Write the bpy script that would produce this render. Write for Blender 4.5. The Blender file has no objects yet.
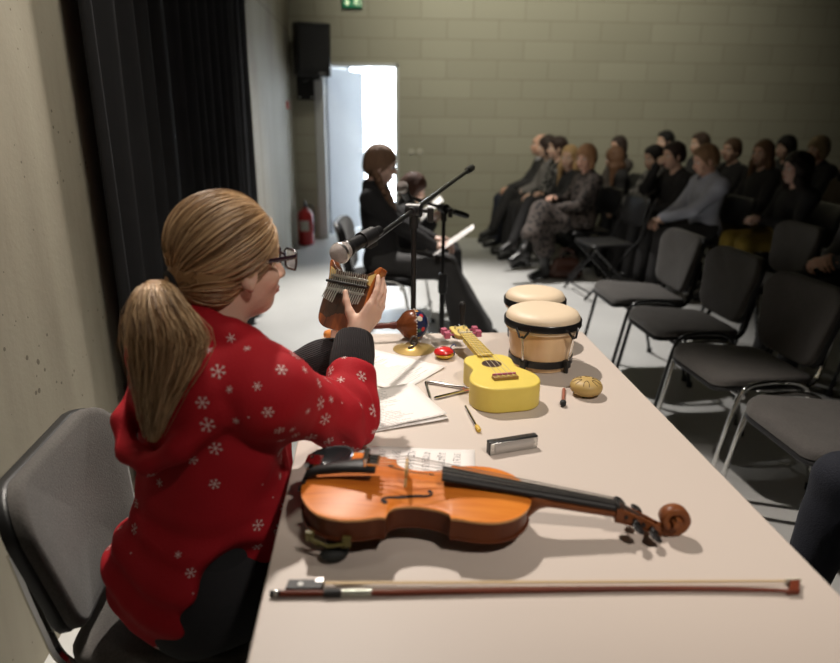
import bpy, bmesh, math, random
import numpy as np
from mathutils import Vector, Matrix, Euler
random.seed(7)
RNG = np.random.default_rng(7)
SC = bpy.context.scene
COL = SC.collection
PI = math.pi
TT = 0.80            # table top height

# ------------------------------------------------------------------ camera, world, lights, exposure
cam_d = bpy.data.cameras.new('camera')
cam = bpy.data.objects.new('camera', cam_d)
COL.objects.link(cam)
cam_d.sensor_width = 36.0
cam_d.lens = 36.0 * 663.0 / 840.0
cam_d.clip_start = 0.02
_f = Vector((0.06831658, 0.94919529, -0.3071826))
_r = Vector((0.9975906, -0.06872002, 0.00951635))
_u = _r.cross(_f)
cam.matrix_world = Matrix(((_r.x, _u.x, -_f.x, 0.0), (_r.y, _u.y, -_f.y, 0.0), (_r.z, _u.z, -_f.z, 1.44), (0, 0, 0, 1)))
cam_d.dof.use_dof = True
cam_d.dof.focus_distance = 1.62
cam_d.dof.aperture_fstop = 2.2
SC.camera = cam

w = bpy.data.worlds.new('world')
SC.world = w
w.use_nodes = True
w.node_tree.nodes['Background'].inputs[0].default_value = (0.5, 0.5, 0.45, 1)
w.node_tree.nodes['Background'].inputs[1].default_value = 0.02


def spot(name, loc, target, power, size_deg, blend=0.4, radius=0.06, color=(1, 0.9, 0.78)):
    d = bpy.data.lights.new(name, 'SPOT')
    d.energy = power
    d.spot_size = math.radians(size_deg)
    d.spot_blend = blend
    d.shadow_soft_size = radius
    d.color = color
    o = bpy.data.objects.new(name, d)
    COL.objects.link(o)
    o.location = loc
    o.rotation_euler = (Vector(target) - Vector(loc)).to_track_quat('-Z', 'Y').to_euler()
    return o


def area(name, loc, target, power, sx, sy, color):
    d = bpy.data.lights.new(name, 'AREA')
    d.energy = power
    d.shape = 'RECTANGLE'
    d.size = sx
    d.size_y = sy
    d.color = color
    o = bpy.data.objects.new(name, d)
    COL.objects.link(o)
    o.location = loc
    o.rotation_euler = (Vector(target) - Vector(loc)).to_track_quat('-Z', 'Y').to_euler()
    return o


spot('stage_spot_and_fill', (-0.35, 3.1, 3.7), (0.25, 1.35, 0.8), 430, 60, 0.5, 0.05, (1.0, 0.91, 0.82))
spot('stage_spot_and_fill', (0.15, 6.3, 4.6), (0.5, 5.0, 0.2), 1200, 54, 0.75, 0.08, (1.0, 0.95, 0.89))
spot('stage_spot_and_fill', (1.35, -1.0, 4.1), (0.44, 1.50, 0.85), 330, 29, 0.75, 0.12, (1.0, 0.90, 0.80))
spot('audience_fill', (-0.4, 3.2, 4.4), (2.2, 6.4, 0.9), 95, 40, 0.9, 0.2, (1.0, 0.88, 0.72))  # added weak fill that lifts the seated audience out of the dark
spot('wall_wash_light', (1.1, 5.0, 4.9), (1.9, 8.2, 2.8), 540, 84, 0.9, 0.25, (1.0, 0.95, 0.78))
spot('stage_spot_and_fill', (-0.6, 1.3, 4.7), (0.15, 4.35, 0.9), 130, 26, 0.8, 0.12, (1.0, 0.92, 0.82))  # added fill for the near side of the girl with braids
spot('wall_wash_light', (0.05, 1.8, 4.4), (-0.92, 1.75, 1.35), 300, 46, 0.9, 0.25, (1.0, 0.93, 0.80))  # added wash that brightens the near left wall, aimed past the girl
SC.view_settings.view_transform = 'Standard'
SC.view_settings.look = 'None'
SC.view_settings.gamma = 1.0
SC.view_settings.use_curve_mapping = False
SC.view_settings.exposure = 0.18


# ------------------------------------------------------------------ materials
_M = {}


def mat(name, col, rough=0.6, metal=0.0, var=0.0, vscale=8.0, bump=0.0, bscale=60.0, stretch=(1, 1, 1), coat=0.0,
        spec=None, emit=None, estr=0.0, trans=0.0, sheen=0.0, island=0.0):
    if name in _M:
        return _M[name]
    m = bpy.data.materials.new(name)
    m.use_nodes = True
    nt = m.node_tree
    N, L = nt.nodes, nt.links
    b = N['Principled BSDF']
    b.inputs['Roughness'].default_value = rough
    b.inputs['Metallic'].default_value = metal
    if spec is not None:
        b.inputs['Specular IOR Level'].default_value = spec
    b.inputs['Coat Weight'].default_value = coat
    b.inputs['Transmission Weight'].default_value = trans
    b.inputs['Sheen Weight'].default_value = sheen
    if emit:
        b.inputs['Emission Color'].default_value = (*emit, 1)
        b.inputs['Emission Strength'].default_value = estr
    tc = N.new('ShaderNodeTexCoord')
    mp = N.new('ShaderNodeMapping')
    mp.inputs['Scale'].default_value = stretch
    L.new(tc.outputs['Object'], mp.inputs[0])
    nz = N.new('ShaderNodeTexNoise')
    nz.inputs['Scale'].default_value = vscale
    nz.inputs['Detail'].default_value = 5
    L.new(mp.outputs[0], nz.inputs['Vector'])
    mix = N.new('ShaderNodeMix')
    mix.data_type = 'RGBA'
    c = np.array(col)
    mix.inputs[6].default_value = (*np.clip(c * (1 - var), 0, 1), 1)
    mix.inputs[7].default_value = (*np.clip(c * (1 + var), 0, 1), 1)
    if island:
        geo = N.new('ShaderNodeNewGeometry')
        md = N.new('ShaderNodeMath')
        md.operation = 'MULTIPLY_ADD'
        md.inputs[1].default_value = island
        L.new(geo.outputs['Random Per Island'], md.inputs[0])
        sb = N.new('ShaderNodeMath')
        sb.operation = 'SUBTRACT'
        L.new(nz.outputs[0], sb.inputs[0])
        sb.inputs[1].default_value = island * 0.5
        L.new(sb.outputs[0], md.inputs[2])
        L.new(md.outputs[0], mix.inputs[0])
    else:
        L.new(nz.outputs[0], mix.inputs[0])
    L.new(mix.outputs[2], b.inputs['Base Color'])
    if bump:
        n2 = N.new('ShaderNodeTexNoise')
        n2.inputs['Scale'].default_value = bscale
        n2.inputs['Detail'].default_value = 3
        L.new(mp.outputs[0], n2.inputs['Vector'])
        bp = N.new('ShaderNodeBump')
        bp.inputs['Strength'].default_value = bump
        bp.inputs['Distance'].default_value = 0.01
        L.new(n2.outputs[0], bp.inputs['Height'])
        L.new(bp.outputs[0], b.inputs['Normal'])
    _M[name] = m
    return m


class NT:
    """small helper around a node tree for the hand-made materials"""
    def __init__(self, name, rough=0.6):
        self.m = bpy.data.materials.new(name)
        self.m.use_nodes = True
        self.N, self.L = self.m.node_tree.nodes, self.m.node_tree.links
        self.b = self.N['Principled BSDF']
        self.b.inputs['Roughness'].default_value = rough
        self.tc = self.N.new('ShaderNodeTexCoord')
        self.obj = self.tc.outputs['Object']

    def link(self, a, b):
        if hasattr(a, 'is_output'):
            self.L.new(a, b)
        else:
            b.default_value = a

    def math(self, op, a, b=0.0, c=None, clamp=False):
        n = self.N.new('ShaderNodeMath')
        n.operation = op
        n.use_clamp = clamp
        self.link(a, n.inputs[0])
        self.link(b, n.inputs[1])
        if c is not None:
            self.link(c, n.inputs[2])
        return n.outputs[0]

    def mapping(self, scale=(1, 1, 1), rot=(0, 0, 0), loc=(0, 0, 0), src=None):
        n = self.N.new('ShaderNodeMapping')
        n.inputs['Scale'].default_value = scale
        n.inputs['Rotation'].default_value = rot
        n.inputs['Location'].default_value = loc
        self.L.new(src or self.obj, n.inputs[0])
        return n.outputs[0]

    def noise(self, scale, vec=None, detail=4.0, rough=0.5):
        n = self.N.new('ShaderNodeTexNoise')
        n.inputs['Scale'].default_value = scale
        n.inputs['Detail'].default_value = detail
        n.inputs['Roughness'].default_value = rough
        self.L.new(vec or self.obj, n.inputs['Vector'])
        return n.outputs[0]

    def sep(self, vec=None):
        n = self.N.new('ShaderNodeSeparateXYZ')
        self.L.new(vec or self.obj, n.inputs[0])
        return n.outputs

    def ramp(self, fac, stops):
        n = self.N.new('ShaderNodeValToRGB')
        e = n.color_ramp.elements
        while len(e) < len(stops):
            e.new(0.5)
        for q, (p, c) in zip(e, stops):
            q.position = p
            q.color = (*c, 1) if len(c) == 3 else c
        self.L.new(fac, n.inputs[0])
        return n.outputs[0]

    def mix(self, fac, a, b):
        n = self.N.new('ShaderNodeMix')
        n.data_type = 'RGBA'
        self.link(fac, n.inputs[0])
        for v, i in ((a, 6), (b, 7)):
            if hasattr(v, 'is_output'):
                self.L.new(v, n.inputs[i])
            else:
                n.inputs[i].default_value = (*v, 1)
        return n.outputs[2]

    def bump(self, h, strength=0.3, dist=0.01):
        n = self.N.new('ShaderNodeBump')
        n.inputs['Strength'].default_value = strength
        n.inputs['Distance'].default_value = dist
        self.L.new(h, n.inputs['Height'])
        self.L.new(n.outputs[0], self.b.inputs['Normal'])

    def color(self, c):
        self.link(c if hasattr(c, 'is_output') else (*c, 1), self.b.inputs['Base Color'])
        return self.m


# ------------------------------------------------------------------ mesh builder
def rot_axes(x, y, z):
    return Matrix(((x[0], y[0], z[0], 0), (x[1], y[1], z[1], 0), (x[2], y[2], z[2], 0), (0, 0, 0, 1)))


def frame_z(p, d, up=(0, 0, 1)):
    """matrix placing local +Z along d at p"""
    z = Vector(d).normalized()
    u = Vector(up)
    if abs(z.dot(u)) > 0.98:
        u = Vector((0, 1, 0))
    x = u.cross(z).normalized()
    y = z.cross(x)
    m = rot_axes(x, y, z)
    m.translation = Vector(p)
    return m


class MB:
    def __init__(self, M=None):
        self.v, self.f, self.mi = [], [], []
        self.M = M or Matrix.Identity(4)
        self.cur = 0

    def add(self, vs, fs):
        o = len(self.v)
        self.v += [tuple(self.M @ Vector(p)) for p in vs]
        for q in fs:
            self.f.append(tuple(i + o for i in q))
            self.mi.append(self.cur)
        return self

    def box(self, c, s, R=None):
        x, y, z = s[0] / 2, s[1] / 2, s[2] / 2
        vs = [Vector((a, b, d)) for d in (-z, z) for b in (-y, y) for a in (-x, x)]
        if R is not None:
            vs = [R @ p for p in vs]
        vs = [p + Vector(c) for p in vs]
        return self.add(vs, [(0, 2, 3, 1), (4, 5, 7, 6), (0, 1, 5, 4), (2, 6, 7, 3), (0, 4, 6, 2), (1, 3, 7, 5)])

    def tube(self, pts, r, n=10, closed=False, sx=1.0, up=None):
        P = [Vector(p) for p in pts]
        k = len(P)
        R = [r] * k if not hasattr(r, '__len__') else list(r)
        T = []
        for i in range(k):
            if closed:
                t = P[(i + 1) % k] - P[i - 1]
            else:
                t = P[min(i + 1, k - 1)] - P[max(i - 1, 0)]
            T.append(t.normalized() if t.length > 1e-9 else Vector((0, 0, 1)))
        a = Vector(up) if up else (Vector((0, 0, 1)) if abs(T[0].z) < 0.9 else Vector((1, 0, 0)))
        vs, fs = [], []
        for i in range(k):
            a = (a - T[i] * a.dot(T[i]))
            a = a.normalized() if a.length > 1e-6 else T[i].orthogonal().normalized()
            b = T[i].cross(a)
            for j in range(n):
                t = 2 * PI * j / n
                vs.append(P[i] + (b * math.cos(t) * sx + a * math.sin(t)) * R[i])
        m = k if closed else k - 1
        for i in range(m):
            for j in range(n):
                i2 = (i + 1) % k
                fs.append((i * n + j, i * n + (j + 1) % n, i2 * n + (j + 1) % n, i2 * n + j))
        if not closed:
            fs.append(tuple(range(n))[::-1])
            fs.append(tuple((k - 1) * n + j for j in range(n)))
        return self.add(vs, fs)

    def cyl(self, a, b, r, r2=None, n=16):
        return self.tube([a, b], [r, r if r2 is None else r2], n)

    def lathe(self, prof, n=28, M=None):
        """profile of (radius, z); spins about local z; M places it"""
        M = M or Matrix.Identity(4)
        vs, fs = [], []
        k = len(prof)
        for (r, z) in prof:
            for j in range(n):
                t = 2 * PI * j / n
                vs.append(M @ Vector((max(r, 1e-5) * math.cos(t), max(r, 1e-5) * math.sin(t), z)))
        for i in range(k - 1):
            for j in range(n):
                fs.append((i * n + j, i * n + (j + 1) % n, (i + 1) * n + (j + 1) % n, (i + 1) * n + j))
        fs.append(tuple(range(n))[::-1])
        fs.append(tuple((k - 1) * n + j for j in range(n)))
        return self.add(vs, fs)

    def ell(self, c, r, R=None, n=16, m=10):
        if not hasattr(r, '__len__'):
            r = (r, r, r)
        vs, fs = [], []
        for i in range(m + 1):
            ph = PI * i / m
            for j in range(n):
                t = 2 * PI * j / n
                p = Vector((r[0] * math.sin(ph) * math.cos(t), r[1] * math.sin(ph) * math.sin(t), r[2] * math.cos(ph)))
                if R is not None:
                    p = R @ p
                vs.append(p + Vector(c))
        for i in range(m):
            for j in range(n):
                fs.append((i * n + j, (i + 1) * n + j, (i + 1) * n + (j + 1) % n, i * n + (j + 1) % n))
        return self.add(vs, fs)

    def prism(self, out, z0, z1):
        """outline (x,y) counter-clockwise, extruded z0..z1"""
        k = len(out)
        vs = [(x, y, z0) for x, y in out] + [(x, y, z1) for x, y in out]
        fs = [tuple(range(k))[::-1], tuple(range(k, 2 * k))]
        fs += [(i, (i + 1) % k, k + (i + 1) % k, k + i) for i in range(k)]
        return self.add(vs, fs)

    def torus(self, c, R, r, M=None, n=36, m=8):
        pts = [Vector((R * math.cos(2 * PI * i / n), R * math.sin(2 * PI * i / n), 0)) for i in range(n)]
        M = M or Matrix.Identity(4)
        return self.tube([(M @ p) + Vector(c) for p in pts], r, m, closed=True)

    def build(self, name, mats, parent=None, smooth=40, bevel=0.0, seg=2, sub=0):
        me = bpy.data.meshes.new(name)
        me.from_pydata(self.v, [], self.f)
        return finish(me, name, mats, parent, smooth, bevel, seg, sub, self.mi)


def finish(me, name, mats, parent, smooth=40, bevel=0.0, seg=2, sub=0, mi=None):
    if not isinstance(mats, (list, tuple)):
        mats = [mats]
    for m in mats:
        me.materials.append(m)
    if mi is not None and len(mats) > 1:
        me.polygons.foreach_set('material_index', mi)
    me.validate()
    me.update()
    if smooth:
        me.shade_smooth()
        if smooth < 180:
            me.set_sharp_from_angle(angle=math.radians(smooth))
    o = bpy.data.objects.new(name, me)
    COL.objects.link(o)
    if bevel:
        b = o.modifiers.new('bevel', 'BEVEL')
        b.width = bevel
        b.segments = seg
        b.limit_method = 'ANGLE'
        b.angle_limit = math.radians(35)
    if sub:
        s = o.modifiers.new('sub', 'SUBSURF')
        s.levels = s.render_levels = sub
    if parent is not None:
        o.parent = parent
        if parent.get('_w'):
            o.matrix_parent_inverse = Matrix.Translation(-Vector(parent['_w']))
    return o


def tag(o, label, cat, group=None, kind=None):
    o['label'] = label
    o['category'] = cat
    if group:
        o['group'] = group
    if kind:
        o['kind'] = kind
    return o


def thing(name, label, cat, loc=(0, 0, 0), rot=(0, 0, 0), group=None, world=False):
    o = bpy.data.objects.new(name, None)
    o.empty_display_size = 0.05
    COL.objects.link(o)
    o.location = loc
    o.rotation_euler = rot
    tag(o, label, cat, group)
    if world:
        o['_w'] = tuple(loc)
    return o


def struct(name, mb, mats, parent=None, **k):
    o = mb.build(name, mats, parent, **k)
    if parent is None:
        o['kind'] = 'structure'
    return o


def dup(root, loc, rotz=0.0, label=None, group=None):
    r = root.copy()
    COL.objects.link(r)
    r.location = loc
    r.rotation_euler = (0, 0, rotz)
    if label:
        r['label'] = label
    if group:
        r['group'] = group
    for ch in root.children:
        c = ch.copy()
        COL.objects.link(c)
        c.parent = r
        for g in ch.children:
            d = g.copy()
            COL.objects.link(d)
            d.parent = c
    return r


def crom(pts, n=8, closed=False):
    """Catmull-Rom resample of a list of tuples"""
    P = [np.array(p, float) for p in pts]
    k = len(P)
    out = []
    for i in range(k if closed else k - 1):
        p0 = P[i - 1] if (i > 0 or closed) else 2 * P[0] - P[1]
        p1, p2 = P[i], P[(i + 1) % k]
        p3 = P[(i + 2) % k] if (i + 2 < k or closed) else 2 * P[-1] - P[-2]
        for j in range(n):
            t = j / n
            out.append(0.5 * ((2 * p1) + (p2 - p0) * t + (2 * p0 - 5 * p1 + 4 * p2 - p3) * t * t + (3 * p1 - p0 - 3 * p2 + p3) * t ** 3))
    if not closed:
        out.append(P[-1])
    return out


# ------------------------------------------------------------------ smooth-union solids (for bodies, cloth and hair)
class SDF:
    def __init__(self):
        self.p = []      # (kind, data, k, sign)

    def cone(self, a, b, ra, rb=None, k=0.02, sub=False):
        self.p.append(('c', (np.array(a, float), np.array(b, float), ra, ra if rb is None else rb), k, sub))
        return self

    def ell(self, c, r, R=None, k=0.02, sub=False):
        self.p.append(('e', (np.array(c, float), np.array(r, float), np.eye(3) if R is None else np.array(R, float)), k, sub))
        return self

    def plane(self, p, n, k=0.004):
        """cuts away everything on the +n side of p"""
        n = np.array(n, float)
        self.p.append(('p', (np.array(p, float), n / np.linalg.norm(n)), k, None))
        return self

    @staticmethod
    def dist(kind, d, X):
        if kind == 'c':
            a, b, ra, rb = d
            ab = b - a
            L2 = max(ab @ ab, 1e-12)
            t = np.clip(((X - a) @ ab) / L2, 0, 1)
            q = X - a - t[:, None] * ab
            return np.sqrt((q * q).sum(1)) - (ra + (rb - ra) * t)
        if kind == 'e':
            c, r, R = d
            q = (X - c) @ R
            k0 = np.sqrt(((q / r) ** 2).sum(1))
            k1 = np.sqrt(((q / (r * r)) ** 2).sum(1)) + 1e-9
            return k0 * (k0 - 1) / k1
        return (X - d[0]) @ d[1]

    def bounds(self):
        lo, hi = [], []
        for kd, d, k, s in self.p:
            if s:
                continue
            if kd == 'c':
                r = max(d[2], d[3])
                lo.append(np.minimum(d[0], d[1]) - r)
                hi.append(np.maximum(d[0], d[1]) + r)
            elif kd == 'e':
                e = np.sqrt(((d[2] * d[1]) ** 2).sum(1))
                lo.append(d[0] - e)
                hi.append(d[0] + e)
        return np.min(lo, 0), np.max(hi, 0)

    def comb(self, f, d, k, s):
        if s is None or s is True:
            d2 = d if s is None else -d
            h = np.clip(0.5 + 0.5 * (d2 - f) / k, 0, 1)
            return f + (d2 - f) * h + k * h * (1 - h)
        h = np.clip(0.5 + 0.5 * (f - d) / k, 0, 1)
        return f + (d - f) * h - k * h * (1 - h)

    def eval(self, X, near=None):
        f = np.full(len(X), 9.0)
        for kd, d, k, s in self.p:
            f = self.comb(f, self.dist(kd, d, X), k, s)
        return f

    def mesh(self, h, disp=None):
        lo, hi = self.bounds()
        lo = lo - 3 * h - 0.015
        B = 8
        nb = np.ceil((hi + 3 * h + 0.015 - lo) / (h * B)).astype(int)
        ib = np.stack(np.meshgrid(*[np.arange(q) for q in nb], indexing='ij'), -1).reshape(-1, 3)
        cen = lo + (ib * B + (B - 1) / 2) * h
        diag = h * B * 0.9
        f0 = np.full(len(cen), 9.0)
        dp = []
        for kd, d, k, s in self.p:
            q = self.dist(kd, d, cen)
            dp.append(q)
            f0 = self.comb(f0, q, k, s)
        act = np.abs(f0) < diag * 1.6 + 0.02
        ids = np.nonzero(act)[0]
        loc = np.stack(np.meshgrid(*[np.arange(B)] * 3, indexing='ij'), -1).reshape(-1, 3)
        F = np.full((len(ids), B ** 3), 9.0)
        base = lo + ib[ids] * B * h
        for (kd, d, k, s), q in zip(self.p, dp):
            if s is None:
                sel = np.arange(len(ids))
            else:
                sel = np.nonzero(q[ids] < diag * 1.6 + k)[0]
            if not len(sel):
                continue
            X = (base[sel][:, None, :] + loc[None] * h).reshape(-1, 3)
            v = self.dist(kd, d, X).reshape(len(sel), -1)
            F[sel] = self.comb(F[sel], v, k, s)
        if disp is not None:
            X = (base[:, None, :] + loc[None] * h).reshape(-1, 3)
            F = F + disp(X).reshape(F.shape)
        n = nb * B
        G = np.where(f0 < 0, -1.0, 9.0)[:, None] * np.ones((1, B ** 3))
        G[ids] = F
        A = G.reshape(*nb, B, B, B).transpose(0, 3, 1, 4, 2, 5).reshape(*n)
        return nets(A, lo, h)


def nets(A, lo, h):
    S = A < 0
    c = [S[i:S.shape[0] - 1 + i, j:S.shape[1] - 1 + j, k:S.shape[2] - 1 + k] for i in (0, 1) for j in (0, 1) for k in (0, 1)]
    anyc = np.logical_or.reduce(c)
    allc = np.logical_and.reduce(c)
    ijk = np.argwhere(anyc & ~allc)
    off = np.array([(i, j, k) for i in (0, 1) for j in (0, 1) for k in (0, 1)])
    val = np.stack([A[ijk[:, 0] + o[0], ijk[:, 1] + o[1], ijk[:, 2] + o[2]] for o in off], 1)
    acc = np.zeros((len(ijk), 3))
    cnt = np.zeros(len(ijk))
    for a in range(8):
        for b in range(a + 1, 8):
            if np.abs(off[a] - off[b]).sum() != 1:
                continue
            va, vb = val[:, a], val[:, b]
            m = (va < 0) != (vb < 0)
            t = np.where(m, va / np.where(m, va - vb, 1), 0)
            p = off[a] + t[:, None] * (off[b] - off[a])
            acc += p * m[:, None]
            cnt += m
    V = lo + (ijk + acc / np.maximum(cnt, 1)[:, None]) * h
    idx = np.full(anyc.shape, -1, np.int64)
    idx[tuple(ijk.T)] = np.arange(len(ijk))
    quads = []
    for ax in range(3):
        s1 = [slice(1, -1)] * 3
        s2 = [slice(1, -1)] * 3
        s1[ax] = slice(0, -1)
        s2[ax] = slice(1, None)
        a, b = S[tuple(s1)], S[tuple(s2)]
        e = np.argwhere(a != b)
        if not len(e):
            continue
        inside = a[tuple(e.T)]
        g = e + 1
        g[:, ax] -= 1
        u, v = [(1, 2), (2, 0), (0, 1)][ax]
        q = []
        for du, dv in ((-1, -1), (0, -1), (0, 0), (-1, 0)):
            w_ = g.copy()
            w_[:, u] += du
            w_[:, v] += dv
            q.append(idx[tuple(w_.T)])
        q = np.stack(q, 1)
        q[~inside] = q[~inside][:, ::-1]
        quads.append(q)
    Q = np.concatenate(quads)
    Q = Q[(Q >= 0).all(1)]
    return V, Q


def np_obj(name, V, Q, mats, parent, relax=1, mi=None):
    V = V.copy()
    if relax:
        E = np.concatenate([Q[:, [0, 1]], Q[:, [1, 2]], Q[:, [2, 3]], Q[:, [3, 0]]])
        for _ in range(relax):
            acc = np.zeros_like(V)
            cnt = np.zeros(len(V))
            for a in range(3):
                acc[:, a] = np.bincount(E[:, 0], V[E[:, 1], a], len(V)) + np.bincount(E[:, 1], V[E[:, 0], a], len(V))
            cnt = np.bincount(E[:, 0], minlength=len(V)) + np.bincount(E[:, 1], minlength=len(V))
            V = V * 0.5 + 0.5 * acc / np.maximum(cnt, 1)[:, None]
    me = bpy.data.meshes.new(name)
    me.vertices.add(len(V))
    me.vertices.foreach_set('co', V.astype(np.float32).ravel())
    me.loops.add(Q.size)
    me.loops.foreach_set('vertex_index', Q.astype(np.int32).ravel())
    me.polygons.add(len(Q))
    me.polygons.foreach_set('loop_start', np.arange(0, Q.size, 4, dtype=np.int32))
    me.update(calc_edges=True)
    return finish(me, name, mats, parent, 180, mi=mi)


def vnoise(X, s, seed=0):
    """cheap smooth pseudo-noise for cloth folds and curls"""
    r = np.random.default_rng(seed)
    f = np.zeros(len(X))
    for _ in range(5):
        d = r.normal(size=3)
        d /= np.linalg.norm(d)
        f += np.sin(X @ d * s * r.uniform(0.7, 1.6) + r.uniform(0, 6.28) + 1.3 * np.sin(X @ r.normal(size=3) * s * 0.4))
    return f / 5


# ------------------------------------------------------------------ people
def nrm(v):
    v = np.array(v, float)
    return v / max(np.linalg.norm(v), 1e-9)


def head_rot(yaw=0, pitch=0, roll=0):
    """columns right, forward, up; yaw to the left positive, pitch down negative (degrees)"""
    return np.array(Matrix.Rotation(math.radians(yaw), 3, 'Z') @ Matrix.Rotation(math.radians(pitch), 3, 'X') @ Matrix.Rotation(math.radians(roll), 3, 'Y'))


def rx(a):
    return np.array(Matrix.Rotation(math.radians(a), 3, 'X'))


def rz(a):
    return np.array(Matrix.Rotation(math.radians(a), 3, 'Z'))


def ik(a, b, l1, l2, hint):
    """middle joint between a and b, bent towards hint"""
    a, b = np.array(a, float), np.array(b, float)
    d = b - a
    L = min(np.linalg.norm(d), (l1 + l2) * 0.995)
    u = nrm(d)
    x = (l1 * l1 - l2 * l2 + L * L) / (2 * L)
    y = math.sqrt(max(l1 * l1 - x * x, 0))
    h = np.array(hint, float)
    h = nrm(h - u * (h @ u))
    return a + u * x + h * y


def add_head(S, o, R, s, nose=1.0):
    P = lambda x, y, z: o + R @ (np.array([x, y, z]) * s)
    S.ell(P(0, -0.014, 0.032), np.array((0.073, 0.093, 0.087)) * s, R, 0.02)
    S.ell(P(0, 0.022, -0.040), np.array((0.059, 0.066, 0.070)) * s, R, 0.03)
    S.ell(P(0, 0.052, -0.086), np.array((0.028, 0.028, 0.022)) * s, R, 0.025)
    S.ell(P(0, 0.066, 0.038), np.array((0.050, 0.022, 0.030)) * s, R, 0.02)
    for q in (-1, 1):
        S.ell(P(q * 0.038, 0.055, -0.030), np.array((0.022, 0.022, 0.020)) * s, R, 0.02)
        S.ell(P(q * 0.031, 0.094, 0.003), np.array((0.017, 0.013, 0.011)) * s, R, 0.008, True)
    S.cone(P(0, 0.084, 0.006), P(0, 0.104 * (0.5 + 0.5 * nose), -0.032), 0.008 * s, 0.0125 * s, 0.010)
    for q in (-1, 1):
        S.ell(P(q * 0.012, 0.094, -0.036), np.array((0.008, 0.011, 0.007)) * s, R, 0.005)
    S.ell(P(0, 0.088, -0.058), np.array((0.021, 0.010, 0.005)) * s, R, 0.005)
    S.ell(P(0, 0.086, -0.068), np.array((0.018, 0.010, 0.006)) * s, R, 0.005)
    for q in (-1, 1):
        Re = R @ rz(q * -22)
        S.ell(P(q * 0.075, -0.004, -0.012), np.array((0.009, 0.019, 0.032)) * s, Re, 0.006)
        S.ell(P(q * 0.084, 0.001, -0.010), np.array((0.006, 0.010, 0.017)) * s, Re, 0.005, True)
        S.ell(P(q * 0.076, 0.000, -0.037), np.array((0.006, 0.008, 0.010)) * s, Re, 0.005)


def add_hand(S, w, f, n, t, s=1.0, curl=(25, 35, 25), spread=1.0, thumb=(0.75, 0.62, 0.25), tcurl=25):
    """w wrist, f towards the knuckles, n out of the palm, t towards the thumb"""
    w, f, t = np.array(w, float), nrm(f), np.array(t, float)
    t = nrm(t - f * (t @ f))
    n0 = np.cross(f, t)
    n = n0 if n0 @ np.array(n, float) > 0 else -n0
    offs = np.array((0.031, 0.0105, -0.010, -0.029)) * spread
    kl = (0.088, 0.092, 0.088, 0.079)
    for i, (o_, l) in enumerate(zip(offs, kl)):
        kn = w + (f * l + t * o_) * s
        S.cone(w + (f * 0.006 + t * o_ * 0.55) * s, kn, 0.0150 * s, 0.0115 * s, 0.010)
        L = np.array((0.043, 0.027, 0.021)) * (0.94, 1.06, 1.0, 0.80)[i] * s
        r = np.array((0.0090, 0.0083, 0.0075, 0.0066)) * s * (1, 1, 1, 0.88)[i]
        p, a = kn, 0.0
        sd = t * o_ * 2.2
        for q in range(3):
            a += math.radians(curl[q] * (0.9, 1.0, 1.05, 1.12)[i])
            d = nrm(f * math.cos(a) + n * math.sin(a) + sd)
            e = p + d * L[q]
            S.cone(p, e, r[q], r[q + 1], 0.0035)
            p = e
    d = nrm(t * thumb[0] + f * thumb[1] + n * thumb[2])
    p = w + (f * 0.022 + t * 0.018 + n * 0.004) * s
    S.cone(p, p + d * 0.040 * s, 0.0165 * s, 0.0125 * s, 0.012)
    p = p + d * 0.040 * s
    ax = np.cross(d, nrm(f + n * 0.4))
    for L, r in ((0.032, 0.0108), (0.026, 0.0095)):
        a = math.radians(tcurl)
        ax_ = nrm(ax)
        d = nrm(d * math.cos(a) + np.cross(ax_, d) * math.sin(a) + ax_ * (ax_ @ d) * (1 - math.cos(a)))
        S.cone(p, p + d * L * s, r * s, (r - 0.0018) * s, 0.005)
        p = p + d * L * s


def add_torso(S, J, s, e=0.0, wide=1.0, belly=1.0, low=True, k=0.05):
    pel, nk = J['pelvis'], J['neck']
    up = nrm(nk - pel)
    rt = nrm(J['sh'][1] - J['sh'][0])
    rt = nrm(rt - up * (rt @ up))
    fw = np.cross(up, rt)
    R = np.stack([rt, fw, up], 1)
    L = np.linalg.norm(nk - pel)
    mid = lambda t, f=0.0: pel + up * L * t + fw * f
    S.ell(mid(0.66, 0.005), np.array((0.150 * s * wide + e, 0.100 * s + e, 0.36 * L)), R, k)
    S.ell(mid(0.34, 0.012 * belly), np.array((0.132 * s * wide + e, 0.098 * s * belly + e, 0.30 * L)), R, k)
    if low:
        S.ell(mid(0.03, 0.0), np.array((0.165 * s * wide + e, 0.118 * s + e, 0.115 * s + e)), R, k)
    a, b = J['sh']
    S.cone(a, b, 0.050 * s + e, k=0.04)
    for q in (a, b):
        S.cone(nk + up * 0.01, q, 0.046 * s + e, 0.044 * s + e, 0.03)
    return R


def add_arm(S, J, i, s, e=0.0, to=1.0, re=1.0, k=0.02):
    sh, el, wr = J['sh'][i], J['el'][i], J['wr'][i]
    S.cone(sh, el, 0.050 * s + e, 0.040 * s + e, 0.04)
    S.cone(el, el + (wr - el) * to, 0.040 * s + e, (0.040 - 0.014 * to * re) * s + e, k)


def add_leg(S, J, i, s, e=0.0, to=1.0, flare=0.0, k=0.04):
    hp, kn, an = J['hip'][i], J['kn'][i], J['an'][i]
    S.cone(hp, kn, 0.088 * s + e, 0.060 * s + e, k)
    S.cone(kn, kn + (an - kn) * to, 0.060 * s + e, 0.038 * s + e + flare, 0.03)
    if not flare:
        q = kn + (an - kn) * 0.3
        fw = nrm(J['toe'][i] - an)
        S.ell(q - fw * 0.018 * s, (0.046 * s + e, 0.05 * s + e, 0.12 * s), None, 0.03)


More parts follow.
